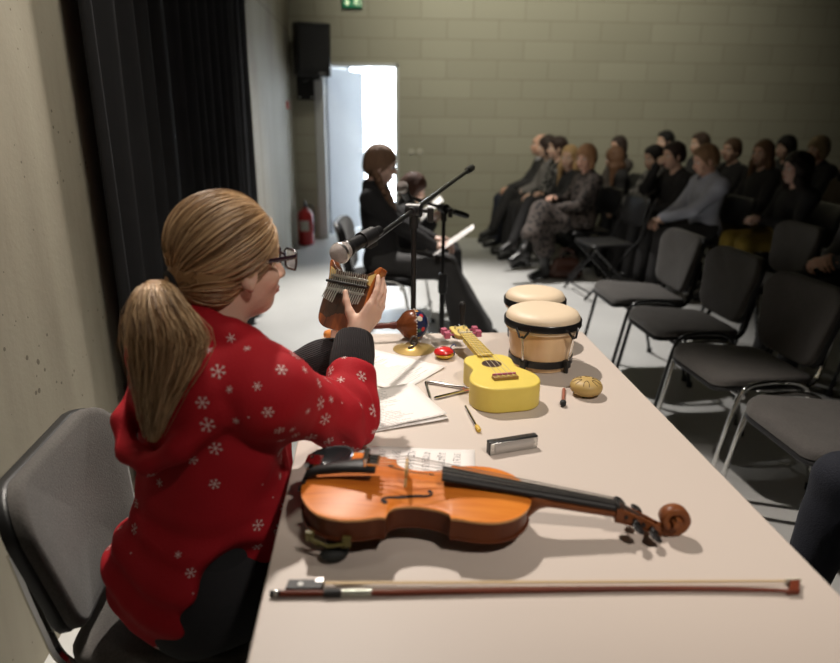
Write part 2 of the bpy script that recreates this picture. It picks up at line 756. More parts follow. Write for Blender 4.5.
def hair_cap(S, o, R, s, th=0.014, low=0.0, front=0.0, fringe=False):
    P = lambda x, y, z: o + R @ (np.array([x, y, z]) * s)
    S.ell(P(0, -0.016, 0.034), np.array((0.075 + th, 0.094 + th, 0.089 + th)) * s, R, 0.02)
    S.ell(P(0, -0.045, -0.020 - low), np.array((0.066 + th, 0.060 + th, 0.070)) * s, R, 0.03)
    zc = -0.045 if not fringe else -0.070
    S.ell(P(0, 0.098 - front, zc), np.array((0.085, 0.090, 0.112)) * s, R, 0.010, True)


def hair_build(style, J, s, colr, root, h, seed=0):
    o, R = J['head'], J['HR']
    P = lambda x, y, z: o + R @ (np.array([x, y, z]) * s)
    S = SDF()
    nk = J['neck']
    if style == 'bald':
        S.ell(P(0, -0.020, 0.008), np.array((0.080, 0.094, 0.052)) * s, R, 0.02)
        S.ell(P(0, 0.055, 0.02), np.array((0.1, 0.075, 0.12)) * s, R, 0.01, True)
        S.ell(P(0, -0.01, 0.085), np.array((0.078, 0.085, 0.05)) * s, R, 0.01, True)
    elif style == 'short':
        hair_cap(S, o, R, s, 0.014)
        S.ell(P(0, 0.048, 0.088), np.array((0.055, 0.036, 0.026)) * s, R, 0.02)
        S.ell(P(0, -0.02, -0.10), np.array((0.12, 0.12, 0.05)) * s, R, 0.01, True)
        for q in (-1, 1):
            S.ell(P(q * 0.088, 0.002, -0.022), np.array((0.022, 0.026, 0.040)) * s, R, 0.008, True)
    elif style == 'bob':
        hair_cap(S, o, R, s, 0.020, fringe=True)
        for q in (-1, 1):
            S.cone(P(q * 0.076, 0.0, 0.03), P(q * 0.078, -0.002, -0.07), 0.024 * s, 0.026 * s, 0.03)
        S.cone(P(0, -0.085, 0), P(0, -0.075, -0.085), 0.045 * s, 0.035 * s, 0.04)
        S.ell(P(0, 0.112, -0.055), np.array((0.066, 0.080, 0.088)) * s, R, 0.012, True)
    elif style in ('long', 'curly'):
        th = 0.016 if style == 'long' else 0.030
        hair_cap(S, o, R, s, th)
        ln = 0.30 if style == 'long' else 0.20
        for q in (-1, -0.6, -0.2, 0.2, 0.6, 1):
            a = q * 1.75
            x, y = math.sin(a) * 0.078, -0.010 - math.cos(a) * 0.075
            p0, p1 = P(x, y, 0.0), P(x * 1.15, y * 1.05, -0.10)
            p2 = p1 + np.array((0, 0, -1)) * (ln - 0.1) * s + R @ np.array((x * 0.3, -0.02 - 0.02 * (1 - abs(q)), 0))
            S.cone(p0, p1, 0.024 * s + (0.012 if style == 'curly' else 0), 0.028 * s, 0.03)
            S.cone(p1, p2, 0.030 * s + (0.012 if style == 'curly' else 0), 0.018 * s, 0.03)
        S.ell(P(0, 0.112, -0.06), np.array((0.062, 0.080, 0.12)) * s, R, 0.012, True)
    elif style == 'bun':
        hair_cap(S, o, R, s, 0.012)
        S.ell(P(0.03, -0.115, 0.03), np.array((0.036, 0.036, 0.036)) * s, R, 0.01)
    elif style == 'braids':
        hair_cap(S, o, R, s, 0.015, fringe=True)
        S.ell(P(0, 0.112, -0.055), np.array((0.066, 0.080, 0.092)) * s, R, 0.012, True)
    d = None
    if style == 'curly':
        d = lambda X: vnoise(X, 90, seed) * 0.008
    elif style != 'bald':
        d = lambda X: vnoise(X * np.array((1, 1, 0.25)), 160, seed) * 0.0022
    V, Q = S.mesh(h * 0.8, d)
    m = mat('hair_%02d_%02d_%02d' % tuple(int(c * 99) for c in colr), colr, 0.55, var=0.35, vscale=40, stretch=(1, 1, 0.15),
            bump=0.6, bscale=160, spec=0.3)
    ho = np_obj('hair', V, Q, m, root)
    if style == 'braids':
        for q in (-1, 1):
            mb = MB()
            p0, p1 = P(q * 0.078, -0.02, -0.05), P(q * 0.085, 0.05, -0.14)
            p2 = nk + np.array((0, 0, -0.17)) * s + R @ np.array((q * 0.085, 0.125, 0)) * s
            pts = crom([p0, p1, p1 * 0.4 + p2 * 0.6 + R @ np.array((0, 0.02, 0)), p2], 6)
            for i, p in enumerate(pts):
                t = i / (len(pts) - 1)
                r = (0.026 - 0.009 * t) * s
                off = R @ np.array((0.008 * (1 if i % 2 else -1), 0, 0))
                mb.ell(p + off, (r, r, r * 1.2), n=10, m=7)
            mb.build('braid', m, ho)
    return ho


SKIN = {}


def skin(c):
    k = tuple(round(x, 2) for x in c)
    if k not in SKIN:
        m = mat('skin_%d' % len(SKIN), c, 0.5, var=0.07, vscale=14, bump=0.08, bscale=140, spec=0.35)
        b = m.node_tree.nodes['Principled BSDF']
        b.inputs['Subsurface Weight'].default_value = 0.12
        b.inputs['Subsurface Radius'].default_value = (0.02, 0.008, 0.004)
        SKIN[k] = m
    return SKIN[k]


def face_parts(J, s, root, eyes=(0.10, 0.07, 0.05), lip=(0.42, 0.16, 0.13), browc=(0.12, 0.08, 0.05), lids=False):
    o, R = J['head'], J['HR']
    P = lambda x, y, z: o + R @ (np.array([x, y, z]) * s)
    R3 = Matrix(R.tolist())
    white = mat('eye_white', (0.75, 0.73, 0.70), 0.25)
    iris = mat('iris_%02d' % int(eyes[0] * 99), eyes, 0.2)
    for q in (-1, 1):
        mb = MB()
        mb.ell(P(q * 0.031, 0.0765, 0.001), np.array((0.0125, 0.0120, 0.0085)) * s, R3, 12, 8)
        e = mb.build('eye', white, root)
        mb = MB()
        mb.ell(P(q * 0.031, 0.0870, 0.001), np.array((0.0055, 0.0028, 0.0055)) * s, R3, 12, 6)
        mb.build('iris', iris, e)
        mb = MB()
        pts = [P(q * (0.016 + 0.032 * t), 0.0885 - 0.020 * t * t, 0.019 + 0.007 * math.sin(t * 2.4)) for t in np.linspace(0, 1, 7)]
        mb.tube(pts, [0.0018 * s, 0.0030 * s, 0.0034 * s, 0.0032 * s, 0.0028 * s, 0.0020 * s, 0.001 * s], 6)
        mb.build('eyebrow', mat('brow_%02d' % int(browc[0] * 99), browc, 0.8), root)
    mb = MB()
    for z, yy, r in ((-0.0590, 0.0975, 0.0032), (-0.0665, 0.0960, 0.0040)):
        pts = [P(0.021 * t, yy - 0.011 * t * t, z + 0.003 * (abs(t) - 0.3) * (1 if z < -0.06 else -1)) for t in np.linspace(-1, 1, 9)]
        mb.tube(pts, [r * s * (0.35 + 0.65 * math.sqrt(max(0, 1 - t * t))) for t in np.linspace(-1, 1, 9)], 6)
    mb.build('lips', mat('lips_%02d' % int(lip[0] * 99), lip, 0.45), root)


def person(label, loc, yaw, J, s=1.0, h=0.0075, skinc=(0.62, 0.40, 0.30), hair='short', hairc=(0.06, 0.04, 0.03), top=(0.02, 0.02, 0.02),
           top_m=None, top_name='jumper', pants=(0.015, 0.015, 0.018), pants_m=None, pants_name='trousers', shoes=(0.012, 0.012, 0.012), sleeve=1.0, wide=1.0,
           belly=1.0, flare=0.0, skirt=False, boots=False, collar=None, group=None, curl=((30, 40, 30), (30, 40, 30)), seed=0, neck_cut=0.0,
           torso_e=0.014, heel=False, hem=0.05, browc=None):
    root = thing('person', label, 'person', loc, (0, 0, yaw), group)
    o, R, nk = J['head'], J['HR'], J['neck']
    P = lambda x, y, z: o + R @ (np.array([x, y, z]) * s)
    # body: one continuous surface
    S = SDF()
    RT = add_torso(S, J, s, -0.006, wide, belly)
    for i in (0, 1):
        add_leg(S, J, i, s, -0.004)
        S.cone(J['an'][i], J['toe'][i], 0.026 * s, 0.018 * s, 0.02)
        add_arm(S, J, i, s, -0.004)
    S.cone(nk + RT[:, 2] * -0.03, P(0, -0.022, -0.05), 0.056 * s, 0.050 * s, 0.03)
    add_head(S, o, R, s)
    for i in (0, 1):
        S.cone(J['wr'][i] - nrm(J['hf'][i]) * 0.03, J['wr'][i] + nrm(J['hf'][i]) * 0.02, 0.024 * s, 0.022 * s, 0.02)
        add_hand(S, J['wr'][i], J['hf'][i], J['hn'][i], J['ht'][i], s, curl[i])
    V, Q = S.mesh(h)
    np_obj('body', V, Q, skin(skinc), root, 1)
    face_parts(J, s, root, browc=browc or tuple(c * 0.8 for c in hairc))
    # top
    S = SDF()
    add_torso(S, J, s, torso_e, wide, belly, k=0.06)
    for i in (0, 1):
        add_arm(S, J, i, s, torso_e * 0.75, sleeve, 0.8)
    up = RT[:, 2]
    S.cone(nk + up * 0.03 + RT[:, 1] * 0.02, nk + up * 0.3 + RT[:, 1] * 0.06, 0.060 * s, 0.07 * s, 0.012, True)
    S.plane(J['pelvis'] - up * hem, -up, 0.01)
    V, Q = S.mesh(h, lambda X: vnoise(X, 26, seed) * 0.004 + vnoise(X, 60, seed + 1) * 0.0015)
    tm = top_m or mat('cloth_%02d_%02d_%02d' % tuple(int(c * 99) for c in top), top, 0.85, var=0.15, vscale=20, bump=0.25, bscale=220)
    to = np_obj(top_name, V, Q, tm, root, 1)
    if collar:
        mb = MB()
        for q in (-1, 1):
            a = nk + up * 0.035 * s + RT[:, 0] * q * 0.055 * s - RT[:, 1] * 0.05 * s
            b = nk + up * 0.040 * s + RT[:, 0] * q * 0.068 * s + RT[:, 1] * 0.02 * s
            c = nk - up * 0.015 * s + RT[:, 0] * q * 0.028 * s + RT[:, 1] * 0.105 * s
            mb.tube(crom([nk + up * 0.03 * s - RT[:, 1] * 0.062 * s, a, b, c], 4), [0.014 * s] * 12 + [0.009 * s], 6, sx=0.5)
        mb.build('collar', collar, to)
    # lower garment
    S = SDF()
    pel = J['pelvis']
    RTp = RT
    S.ell(pel + up * 0.02, np.array((0.166 * s * wide + 0.008, 0.12 * s + 0.008, 0.12 * s)), RTp, 0.05)
    if skirt:
        for i in (0, 1):
            S.cone(J['hip'][i], J['kn'][i] + nrm(J['kn'][i] - J['hip'][i]) * 0.02, 0.105 * s, 0.085 * s, 0.07)
        kc = (J['kn'][0] + J['kn'][1]) / 2
        ac = (J['an'][0] + J['an'][1]) / 2
        S.cone(pel, kc, 0.11 * s, 0.09 * s, 0.06)
        for i in (0, 1):
            S.cone(J['kn'][i], J['kn'][i] + (J['an'][i] - J['kn'][i]) * 0.55 + (kc - J['kn'][i]) * 0.2, 0.088 * s, 0.11 * s, 0.06)
    else:
        for i in (0, 1):
            add_leg(S, J, i, s, 0.008, 1.02, flare)
        if not flare:
            for i in (0, 1):
                S.cone(J['kn'][i], J['an'][i], 0.066 * s, 0.052 * s, 0.03)
    S.plane((0, 0, 0.022), (0, 0, -1), 0.006)
    V, Q = S.mesh(h, lambda X: vnoise(X, 30, seed + 5) * 0.004)
    pm = pants_m or mat('cloth_%02d_%02d_%02d' % tuple(int(c * 99) for c in pants), pants, 0.85, var=0.15, vscale=20, bump=0.25, bscale=220)
    np_obj(pants_name, V, Q, pm, root, 1)
    sm = mat('shoe_%02d_%02d' % (int(shoes[0] * 99), int(shoes[2] * 99)), shoes, 0.35)
    for i in (0, 1):
        S = SDF()
        an, toe = J['an'][i], J['toe'][i]
        fw = nrm((toe - an) * np.array((1, 1, 0.25 if not heel else 1)))
        S.cone(an + np.array((0, 0, -0.035)) * s - fw * 0.03, toe, 0.042 * s, 0.031 * s, 0.03)
        S.cone(an + np.array((0, 0, 0.01)), an + np.array((0, 0, -0.05)) * s, 0.046 * s, 0.044 * s, 0.02)
        S.cone(an, toe, 0.037 * s, 0.026 * s, 0.03)
        if boots:
            S.cone(an, an + (J['kn'][i] - an) * 0.6, 0.048 * s, 0.060 * s, 0.02)
        if heel:
            S.cone(an - fw * 0.045 + np.array((0, 0, -0.04)), np.array((an[0], an[1], 0)) - fw * np.array((1, 1, 0)) * 0.055 + np.array((0, 0, 0.014 if an[2] < 0.15 else min(an[2], toe[2]) - 0.05)), 0.022 * s, 0.012 * s, 0.01)
        V, Q = S.mesh(h * 0.9)
        np_obj('boot' if boots else 'shoe', V, Q, sm, root, 1)
    if hair:
        hair_build(hair, J, s, hairc, root, h, seed)
    return root


def seated(s=1.0, lean=0.0, head=(0, 0, 0), hands=None, knees=0.11, foot=0.06, cross=0, seat=0.46, twist=0, slump=0.0, hf=None, side=0.0, tuck=0.0):
    """joints of a seated adult facing +Y, floor at z=0, hips above the origin"""
    J = {}
    pz = seat + 0.095 * s
    J['pelvis'] = np.array((0, 0, pz))
    tl = 0.50 * s - slump
    la = math.radians(lean)
    J['neck'] = np.array((side, math.sin(la) * tl - 0.03, pz + math.cos(la) * tl))
    Rt = rz(twist)
    J['sh'] = [J['neck'] + Rt @ np.array((q * 0.165 * s, 0.0, -0.055 * s)) for q in (-1, 1)]
    J['HR'] = head_rot(*head)
    J['head'] = J['neck'] + np.array((0, 0.025 + 0.06 * math.sin(la), 0.135)) * s + J['HR'] @ np.array((0, 0.03, 0.02)) * s
    J['hip'] = [np.array((q * 0.085 * s, 0.02, pz - 0.005)) for q in (-1, 1)]
    kz = max(seat + 0.065, 0.49 * s)
    J['kn'] = [np.array((q * knees, 0.44 * s, kz)) for q in (-1, 1)]
    J['an'] = [np.array((q * (knees + 0.01), 0.44 * s + foot, 0.085)) for q in (-1, 1)]
    J['toe'] = [a + np.array((q * 0.025, 0.155 * s, -0.052)) for a, q in zip(J['an'], (-1, 1))]
    if cross:      # +1: right leg over left
        i = 1 if cross > 0 else 0
        q = 1 if i else -1
        J['kn'][i] = np.array((-q * 0.03, 0.44 * s, kz + 0.115))
        J['an'][i] = np.array((-q * 0.16, 0.44 * s + 0.20, kz - 0.235))
        J['toe'][i] = J['an'][i] + np.array((-q * 0.03, 0.135, -0.085)) * s
        J['kn'][1 - i] = np.array((-q * 0.05, 0.43 * s, kz))
        J['an'][1 - i] = np.array((-q * 0.06, 0.40 * s + foot, 0.085))
        J['toe'][1 - i] = J['an'][1 - i] + np.array((-q * 0.02, 0.155 * s, -0.052))
    hd = hands or [(-0.055, 0.27, pz + 0.115), (0.055, 0.27, pz + 0.115)]
    J['wr'] = [np.array(p, float) for p in hd]
    J['el'] = [ik(J['sh'][i], J['wr'][i], 0.275 * s, 0.245 * s, ((-1, 1)[i] * 0.7, -0.6, -0.5) if J['wr'][i][2] < 0.9 else ((-1, 1)[i] * 0.2, 0.6, -1.0)) for i in (0, 1)]
    J['hf'], J['hn'], J['ht'] = [], [], []
    for i, q in ((0, -1), (1, 1)):
        f = nrm(J['wr'][i] - J['el'][i])
        if hf and hf[i] is not None:
            f = nrm(hf[i])
        n = np.array((-q * 0.35, 0, -1.0))
        J['hf'].append(f)
        J['hn'].append(n)
        J['ht'].append(np.array((-q * 1.0, 0.1, 0.3)))
    return J


# ------------------------------------------------------------------ the room
WX, WY = -0.92, 8.25


def m_concrete():
    t = NT('concrete', 0.75)
    big = t.noise(1.3, detail=6)
    streak = t.noise(3.0, t.mapping((1, 2.2, 0.12)), 5)
    fine = t.noise(70, detail=3)
    v = t.N.new('ShaderNodeTexVoronoi')
    v.inputs['Scale'].default_value = 26
    t.L.new(t.obj, v.inputs['Vector'])
    pn = t.noise(5, detail=3)
    rad = t.math('MULTIPLY_ADD', pn, 0.55, -0.19)
    pit = t.math('LESS_THAN', v.outputs['Distance'], rad)
    f = t.math('ADD', t.math('MULTIPLY', big, 0.5), t.math('MULTIPLY', streak, 0.5))
    c = t.ramp(f, [(0.30, (0.23, 0.205, 0.155)), (0.48, (0.35, 0.32, 0.25)), (0.70, (0.44, 0.41, 0.33))])
    c = t.mix(t.math('MULTIPLY', pit, 0.75), c, (0.10, 0.085, 0.06))
    s = t.sep()
    # the board joints cast into the wall
    j = t.math('LESS_THAN', t.math('ABSOLUTE', t.math('SUBTRACT', s[2], 2.34)), 0.006)
    j2 = t.math('LESS_THAN', t.math('ABSOLUTE', t.math('SUBTRACT', s[1], 5.55)), 0.010)
    c = t.mix(t.math('MULTIPLY', t.math('MAXIMUM', j, j2), 0.6), c, (0.12, 0.10, 0.07))
    t.bump(t.math('SUBTRACT', fine, t.math('MULTIPLY', pit, 1.5)), 0.10, 0.006)
    return t.color(c)


def m_blocks():
    t = NT('painted_blocks', 0.7)
    s = t.sep()
    cb = t.N.new('ShaderNodeCombineXYZ')
    t.L.new(t.math('ADD', s[0], 20.13), cb.inputs[0])
    t.L.new(t.math('ADD', s[2], 0.05), cb.inputs[1])
    b = t.N.new('ShaderNodeTexBrick')
    b.offset = 0.5
    b.inputs['Scale'].default_value = 1.0
    b.inputs['Brick Width'].default_value = 0.60
    b.inputs['Row Height'].default_value = 0.2135
    b.inputs['Mortar Size'].default_value = 0.005
    b.inputs['Mortar Smooth'].default_value = 0.3
    b.inputs['Bias'].default_value = 0.0
    b.inputs['Color1'].default_value = (0.325, 0.312, 0.240, 1)
    b.inputs['Color2'].default_value = (0.365, 0.352, 0.275, 1)
    b.inputs['Mortar'].default_value = (0.22, 0.20, 0.14, 1)
    t.L.new(cb.outputs[0], b.inputs['Vector'])
    n = t.noise(2.2, detail=5)
    c = t.mix(t.math('MULTIPLY', n, 0.35), b.outputs['Color'], (0.38, 0.362, 0.28))
    t.bump(t.math('ADD', t.math('MULTIPLY', b.outputs['Fac'], -1.0), t.math('MULTIPLY', t.noise(60), 0.3)), 0.35, 0.006)
    return t.color(c)


def m_floor():
    t = NT('resin_floor', 0.42)
    n = t.noise(1.6, detail=6)
    f = t.noise(40, detail=4)
    c = t.ramp(t.math('ADD', t.math('MULTIPLY', n, 0.8), t.math('MULTIPLY', f, 0.2)), [(0.3, (0.46, 0.46, 0.45)), (0.7, (0.57, 0.57, 0.555))])
    t.link(t.math('MULTIPLY_ADD', n, 0.25, 0.28), t.b.inputs['Roughness'])
    t.bump(f, 0.05, 0.004)
    return t.color(c)


M_CONC, M_BLOCK, M_FLOOR = m_concrete(), m_blocks(), m_floor()
M_WHITE = mat('white_plaster', (0.78, 0.79, 0.80), 0.8, var=0.03)
M_CEIL = mat('dark_ceiling', (0.06, 0.06, 0.055), 0.9, var=0.1)
M_DARKWALL = mat('grey_wall', (0.16, 0.15, 0.12), 0.85, var=0.1)
M_STEELGREY = mat('grey_frame_paint', (0.34, 0.36, 0.38), 0.4, var=0.04)
M_BLACK = mat('black_plastic', (0.012, 0.012, 0.013), 0.4, var=0.1, bump=0.05, bscale=300)
M_BLACKMETAL = mat('black_metal', (0.015, 0.015, 0.016), 0.28, 0.3)
M_CHROME = mat('chrome', (0.70, 0.70, 0.69), 0.12, 1.0, var=0.03)
M_STEEL = mat('brushed_steel', (0.62, 0.62, 0.60), 0.3, 1.0, var=0.05, vscale=30, stretch=(1, 20, 1))

struct('floor', MB().box((3.3, 2.4, -0.05), (8.6, 12.0, 0.1)), M_FLOOR, smooth=0)
struct('ceiling', MB().box((3.3, 2.4, 5.25), (8.9, 12.2, 0.1)), M_CEIL, smooth=0)
struct('wall_left', MB().box((WX - 0.1, 2.4, 2.6), (0.2, 11.7, 5.2)), M_CONC, smooth=0)
struct('wall_right', MB().box((7.6, 2.4, 2.6), (0.2, 11.7, 5.2)), M_DARKWALL, smooth=0)
struct('wall_rear', MB().box((3.3, -3.55, 2.6), (8.4, 0.2, 5.2)), M_DARKWALL, smooth=0)
DX0, DX1, DZ = -0.665, 0.315, 2.03
mb = MB()
mb.box(((WX + DX0) / 2, WY + 0.1, 2.6), (DX0 - WX, 0.2, 5.2))
mb.box(((7.5 + DX1) / 2, WY + 0.1, 2.6), (7.5 - DX1, 0.2, 5.2))
mb.box(((DX0 + DX1) / 2, WY + 0.1, (5.2 + DZ) / 2), (DX1 - DX0, 0.2, 5.2 - DZ))
struct('wall_back', mb, M_BLOCK, smooth=0)

# the corridor behind the open door, with a large glowing window added to whiten the doorway
mb = MB()
mb.box((-1.45, 10.0, 1.5), (0.1, 3.1, 3.0)).box((2.45, 10.0, 1.5), (0.1, 3.1, 3.0)).box((0.5, 10.0, 3.05), (4.0, 3.1, 0.1))
mb.box((-0.9, 11.6, 1.5), (1.0, 0.1, 3.0)).box((2.2, 11.6, 1.5), (0.6, 0.1, 3.0))
mb.box((0.75, 11.6, 2.93), (2.3, 0.1, 0.14))
struct('wall_corridor', mb, M_WHITE, smooth=0)
struct('floor_corridor', MB().box((0.5, 10.0, -0.05), (4.0, 3.2, 0.1)), M_FLOOR, smooth=0)
wn = struct('added_window_1', MB().box((-0.37, 11.58, 1.43), (0.06, 0.06, 2.8)).box((1.87, 11.58, 1.43), (0.06, 0.06, 2.8)).box((0.75, 11.58, 0.03), (2.3, 0.06, 0.06)).box((0.75, 11.58, 2.83), (2.3, 0.06, 0.06)), M_STEELGREY, smooth=0)
MB().box((0.75, 11.63, 1.43), (2.3, 0.02, 2.86)).build('daylight_pane', mat('daylight', (0.9, 0.95, 1.0), 0.5, emit=(0.82, 0.91, 1.0), estr=11.0), wn, smooth=0)

mb = MB()
mb.box((DX0 + 0.055, WY + 0.10, DZ / 2), (0.11, 0.24, DZ)).box((DX1 - 0.018, WY + 0.10, DZ / 2), (0.036, 0.24, DZ))
mb.box(((DX0 + DX1) / 2, WY + 0.10, DZ - 0.018), (DX1 - DX0, 0.24, 0.036))
dr = struct('door_1', mb, mat('pale_frame_paint', (0.55, 0.56, 0.55), 0.4, var=0.03), smooth=0, bevel=0.004)
a = math.radians(60)
hx, hy, ll = DX0 + 0.12, WY + 0.21, 0.84
R = Matrix.Rotation(a, 3, 'Z')
cx, cy = hx + math.cos(a) * ll / 2, hy + math.sin(a) * ll / 2
lf = MB().box((cx, cy, 1.0), (ll, 0.045, 1.97), R).build('door_leaf', mat('grey_blue_door_paint', (0.50, 0.53, 0.60), 0.38, var=0.03), dr, bevel=0.004)
mb = MB()
for sd in (-1, 1):
    p = Vector((hx + math.cos(a) * 0.77, hy + math.sin(a) * 0.77, 1.02)) + R @ Vector((0, sd * 0.022, 0))
    q = p + R @ Vector((0, sd * 0.045, 0))
    mb.cyl(p, q, 0.010, n=10).tube([q, q + R @ Vector((-0.12, 0, 0))], 0.009, 10)
mb.build('door_handle', M_STEEL, lf)
mb = MB()
for z in (0.25, 1.75):
    mb.cyl((hx - 0.01, hy - 0.03, z - 0.05), (hx - 0.01, hy - 0.03, z + 0.05), 0.012, n=10)
mb.build('hinge', M_STEEL, dr)

# curtain: one folded sheet of black cloth along the left wall
def curtain():
    y0, y1, n = 2.21, 5.06, 240
    vs, fs = [], []
    rows = 14
    for r in range(rows + 1):
        z = 0.05 + (3.75 - 0.05) * r / rows
        for i in range(n + 1):
            t = i / n
            y = y0 + (y1 - y0) * t
            k = 1 + 0.25 * math.sin(7 * t + 0.7 * r / rows)
            x = WX + 0.056 + 0.030 * math.sin(2 * PI * 15 * t + 1.2 * math.sin(9 * t) + 0.35 * math.sin(2.1 * r / rows + 5 * t)) * k + 0.008 * math.sin(2 * PI * 31 * t + 2 * math.sin(5 * t))
            vs.append((x, y + 0.012 * math.sin(z * 2 + 40 * t), z))
    for r in range(rows):
        for i in range(n):
            a_ = r * (n + 1) + i
            fs.append((a_, a_ + 1, a_ + n + 2, a_ + n + 1))
    mb = MB()
    mb.add(vs, fs)
    c = mb.build('curtain', mat('black_curtain_cloth', (0.027, 0.027, 0.029), 0.95, var=0.2, vscale=6, bump=0.1, bscale=300, spec=0.08), None, smooth=180)
    so = c.modifiers.new('thick', 'SOLIDIFY')
    so.thickness = 0.004
    tag(c, 'tall black pleated curtain hanging along the left concrete wall', 'curtain')
    rail = MB().tube([(WX + 0.056, y0 - 0.1, 3.78), (WX + 0.056, y1 + 0.1, 3.78)], 0.018, 10)
    for yy in np.linspace(y0, y1, 6):
        rail.box((WX + 0.03, yy, 3.80), (0.06, 0.03, 0.03))
    rail.build('curtain_rail', M_BLACKMETAL, c)


curtain()

# things on the back wall
sp = thing('wall_speaker', 'black loudspeaker mounted high in the corner above the open door', 'speaker', (-0.66, 8.0, 1.87))
R = Matrix.Rotation(math.radians(14), 4, 'Z') @ Matrix.Rotation(math.radians(5), 4, 'X')
mb = MB(R)
mb.prism([(-0.19, 0.15), (-0.19, -0.13), (-0.16, -0.16), (0.16, -0.16), (0.19, -0.13), (0.19, 0.15)], 0.0, 0.54)
mb.build('cabinet', M_BLACK, sp, bevel=0.012)
MB(R).box((0, -0.166, 0.285), (0.31, 0.014, 0.43)).build('grille', mat('speaker_grille', (0.02, 0.02, 0.021), 0.6, bump=0.6, bscale=400), sp, bevel=0.004)
mb = MB(R)
for i, x_ in enumerate((0.052, 0.068, 0.084, 0.100, 0.116)):
    mb.box((x_, -0.1615, 0.036), (0.011, 0.004, 0.020 if i % 2 else 0.014))
mb.build('badge', mat('badge_silver', (0.5, 0.5, 0.5), 0.4, 0.5), sp, smooth=0)
mb = MB().box((-0.10, 0.22, -0.10), (0.20, 0.05, 0.30)).box((-0.10, 0.13, -0.02), (0.05, 0.16, 0.06)).box((-0.02, 0.06, -0.02), (0.2, 0.05, 0.035))
mb.build('bracket', M_BLACKMETAL, sp, bevel=0.004)
mb = MB()
for x_ in (-0.17, -0.03):
    mb.cyl((x_, 0.192, -0.22), (x_, 0.198, -0.22), 0.012, n=10)
mb.build('bolt', M_STEEL, sp)

ex = thing('exit_sign', 'small green and white escape route sign above the doorway', 'sign', (-0.205, WY, 2.605))
MB().box((0, -0.018, 0.075), (0.225, 0.036, 0.165)).build('housing', mat('sign_housing', (0.03, 0.10, 0.06), 0.5), ex, bevel=0.003)
mg = mat('sign_green', (0.01, 0.16, 0.07), 0.4, emit=(0.0, 0.25, 0.10), estr=0.25)
mw = mat('sign_white', (0.8, 0.85, 0.7), 0.4, emit=(0.85, 1.0, 0.6), estr=0.55)
MB().box((0, -0.038, 0.075), (0.212, 0.004, 0.150)).build('face', mg, ex, smooth=0)
mb = MB().box((-0.056, -0.041, 0.085), (0.018, 0.003, 0.070))
mb.add([(-0.092, -0.0425, 0.056), (-0.020, -0.0425, 0.056), (-0.056, -0.0425, 0.014), (-0.092, -0.0395, 0.056), (-0.020, -0.0395, 0.056), (-0.056, -0.0395, 0.014)],
       [(0, 2, 1), (3, 4, 5), (0, 1, 4, 3), (1, 2, 5, 4), (2, 0, 3, 5)])
mb.build('arrow', mw, ex, smooth=0)
mb = MB()
for p, q, r in (((0.052, 0.10), (0.044, 0.065), 0.011), ((0.052, 0.10), (0.076, 0.085), 0.006), ((0.050, 0.10), (0.026, 0.085), 0.006),
                ((0.044, 0.065), (0.062, 0.045), 0.008), ((0.062, 0.045), (0.056, 0.018), 0.007), ((0.044, 0.065), (0.030, 0.040), 0.008), ((0.030, 0.040), (0.010, 0.034), 0.006)):
    mb.tube([(p[0], -0.0405, p[1]), (q[0], -0.0405, q[1])], r, 8)
mb.ell((0.060, -0.0405, 0.122), 0.011, None, 10, 8)
for x_, z_, w_, h_ in ((0.094, 0.075, 0.008, 0.125), (0.020, 0.100, 0.006, 0.075), (0.058, 0.138, 0.08, 0.007)):
    mb.box((x_, -0.0405, z_), (w_, 0.003, h_))
mb.build('running_figure', mw, ex)

mb = MB()
sw = thing('wall_switch', 'pair of pale round wall switches right of the doorway', 'switch', (0.52, WY, 1.045))
for q in (-1, 1):
    m_ = Matrix.Translation((q * 0.05, -0.001, 0)) @ Matrix.Rotation(PI / 2, 4, 'X')
    MB().lathe([(0.038, 0), (0.038, 0.006), (0.034, 0.010), (0.001, 0.010)], 24, m_).build('switch_plate', mat('switch_plastic', (0.50, 0.48, 0.40), 0.4), sw)
    MB().box((q * 0.05, -0.013, 0.0), (0.026, 0.006, 0.034)).build('rocker', mat('switch_plastic', (0.5, 0.48, 0.4), 0.4), sw, bevel=0.002)

cp = thing('call_point', 'small red fire call box on left wall near the corner', 'fire alarm box', (WX, 7.65, 1.555))
cp.scale = (0.7, 0.7, 0.8)
MB().box((0.02, 0, 0), (0.04, 0.10, 0.10)).build('case', mat('red_plastic', (0.55, 0.03, 0.02), 0.4), cp, bevel=0.006)
MB().box((0.042, 0, 0), (0.004, 0.06, 0.05)).build('press_panel', mat('switch_plastic', (0.5, 0.48, 0.4), 0.4), cp, smooth=0)

fe = thing('fire_extinguisher', 'red fire extinguisher standing on the floor in the left corner', 'fire extinguisher', (-0.79, 7.85, 0))
MB().lathe([(0.078, 0.0), (0.090, 0.01), (0.092, 0.03), (0.092, 0.33), (0.084, 0.37), (0.060, 0.40), (0.030, 0.415), (0.026, 0.43), (0.001, 0.43)], 28).build('cylinder_body', mat('extinguisher_red', (0.52, 0.02, 0.02), 0.3, coat=0.3), fe)
mb = MB().cyl((0, 0, 0.43), (0, 0, 0.475), 0.022, n=14).box((0, -0.02, 0.485), (0.03, 0.075, 0.02)).box((0, -0.06, 0.50), (0.02, 0.10, 0.010), Matrix.Rotation(0.3, 3, 'X')).box((0, -0.06, 0.465), (0.02, 0.09, 0.010))
mb.build('valve_handle', M_BLACK, fe, bevel=0.002)
mb = MB().tube(crom([(0.02, 0, 0.46), (0.08, -0.01, 0.45), (0.105, -0.02, 0.36), (0.103, -0.02, 0.22), (0.10, -0.02, 0.14)], 6), 0.011, 8)
mb.build('hose', M_BLACK, fe)
mb = MB()
vs, fs = [], []
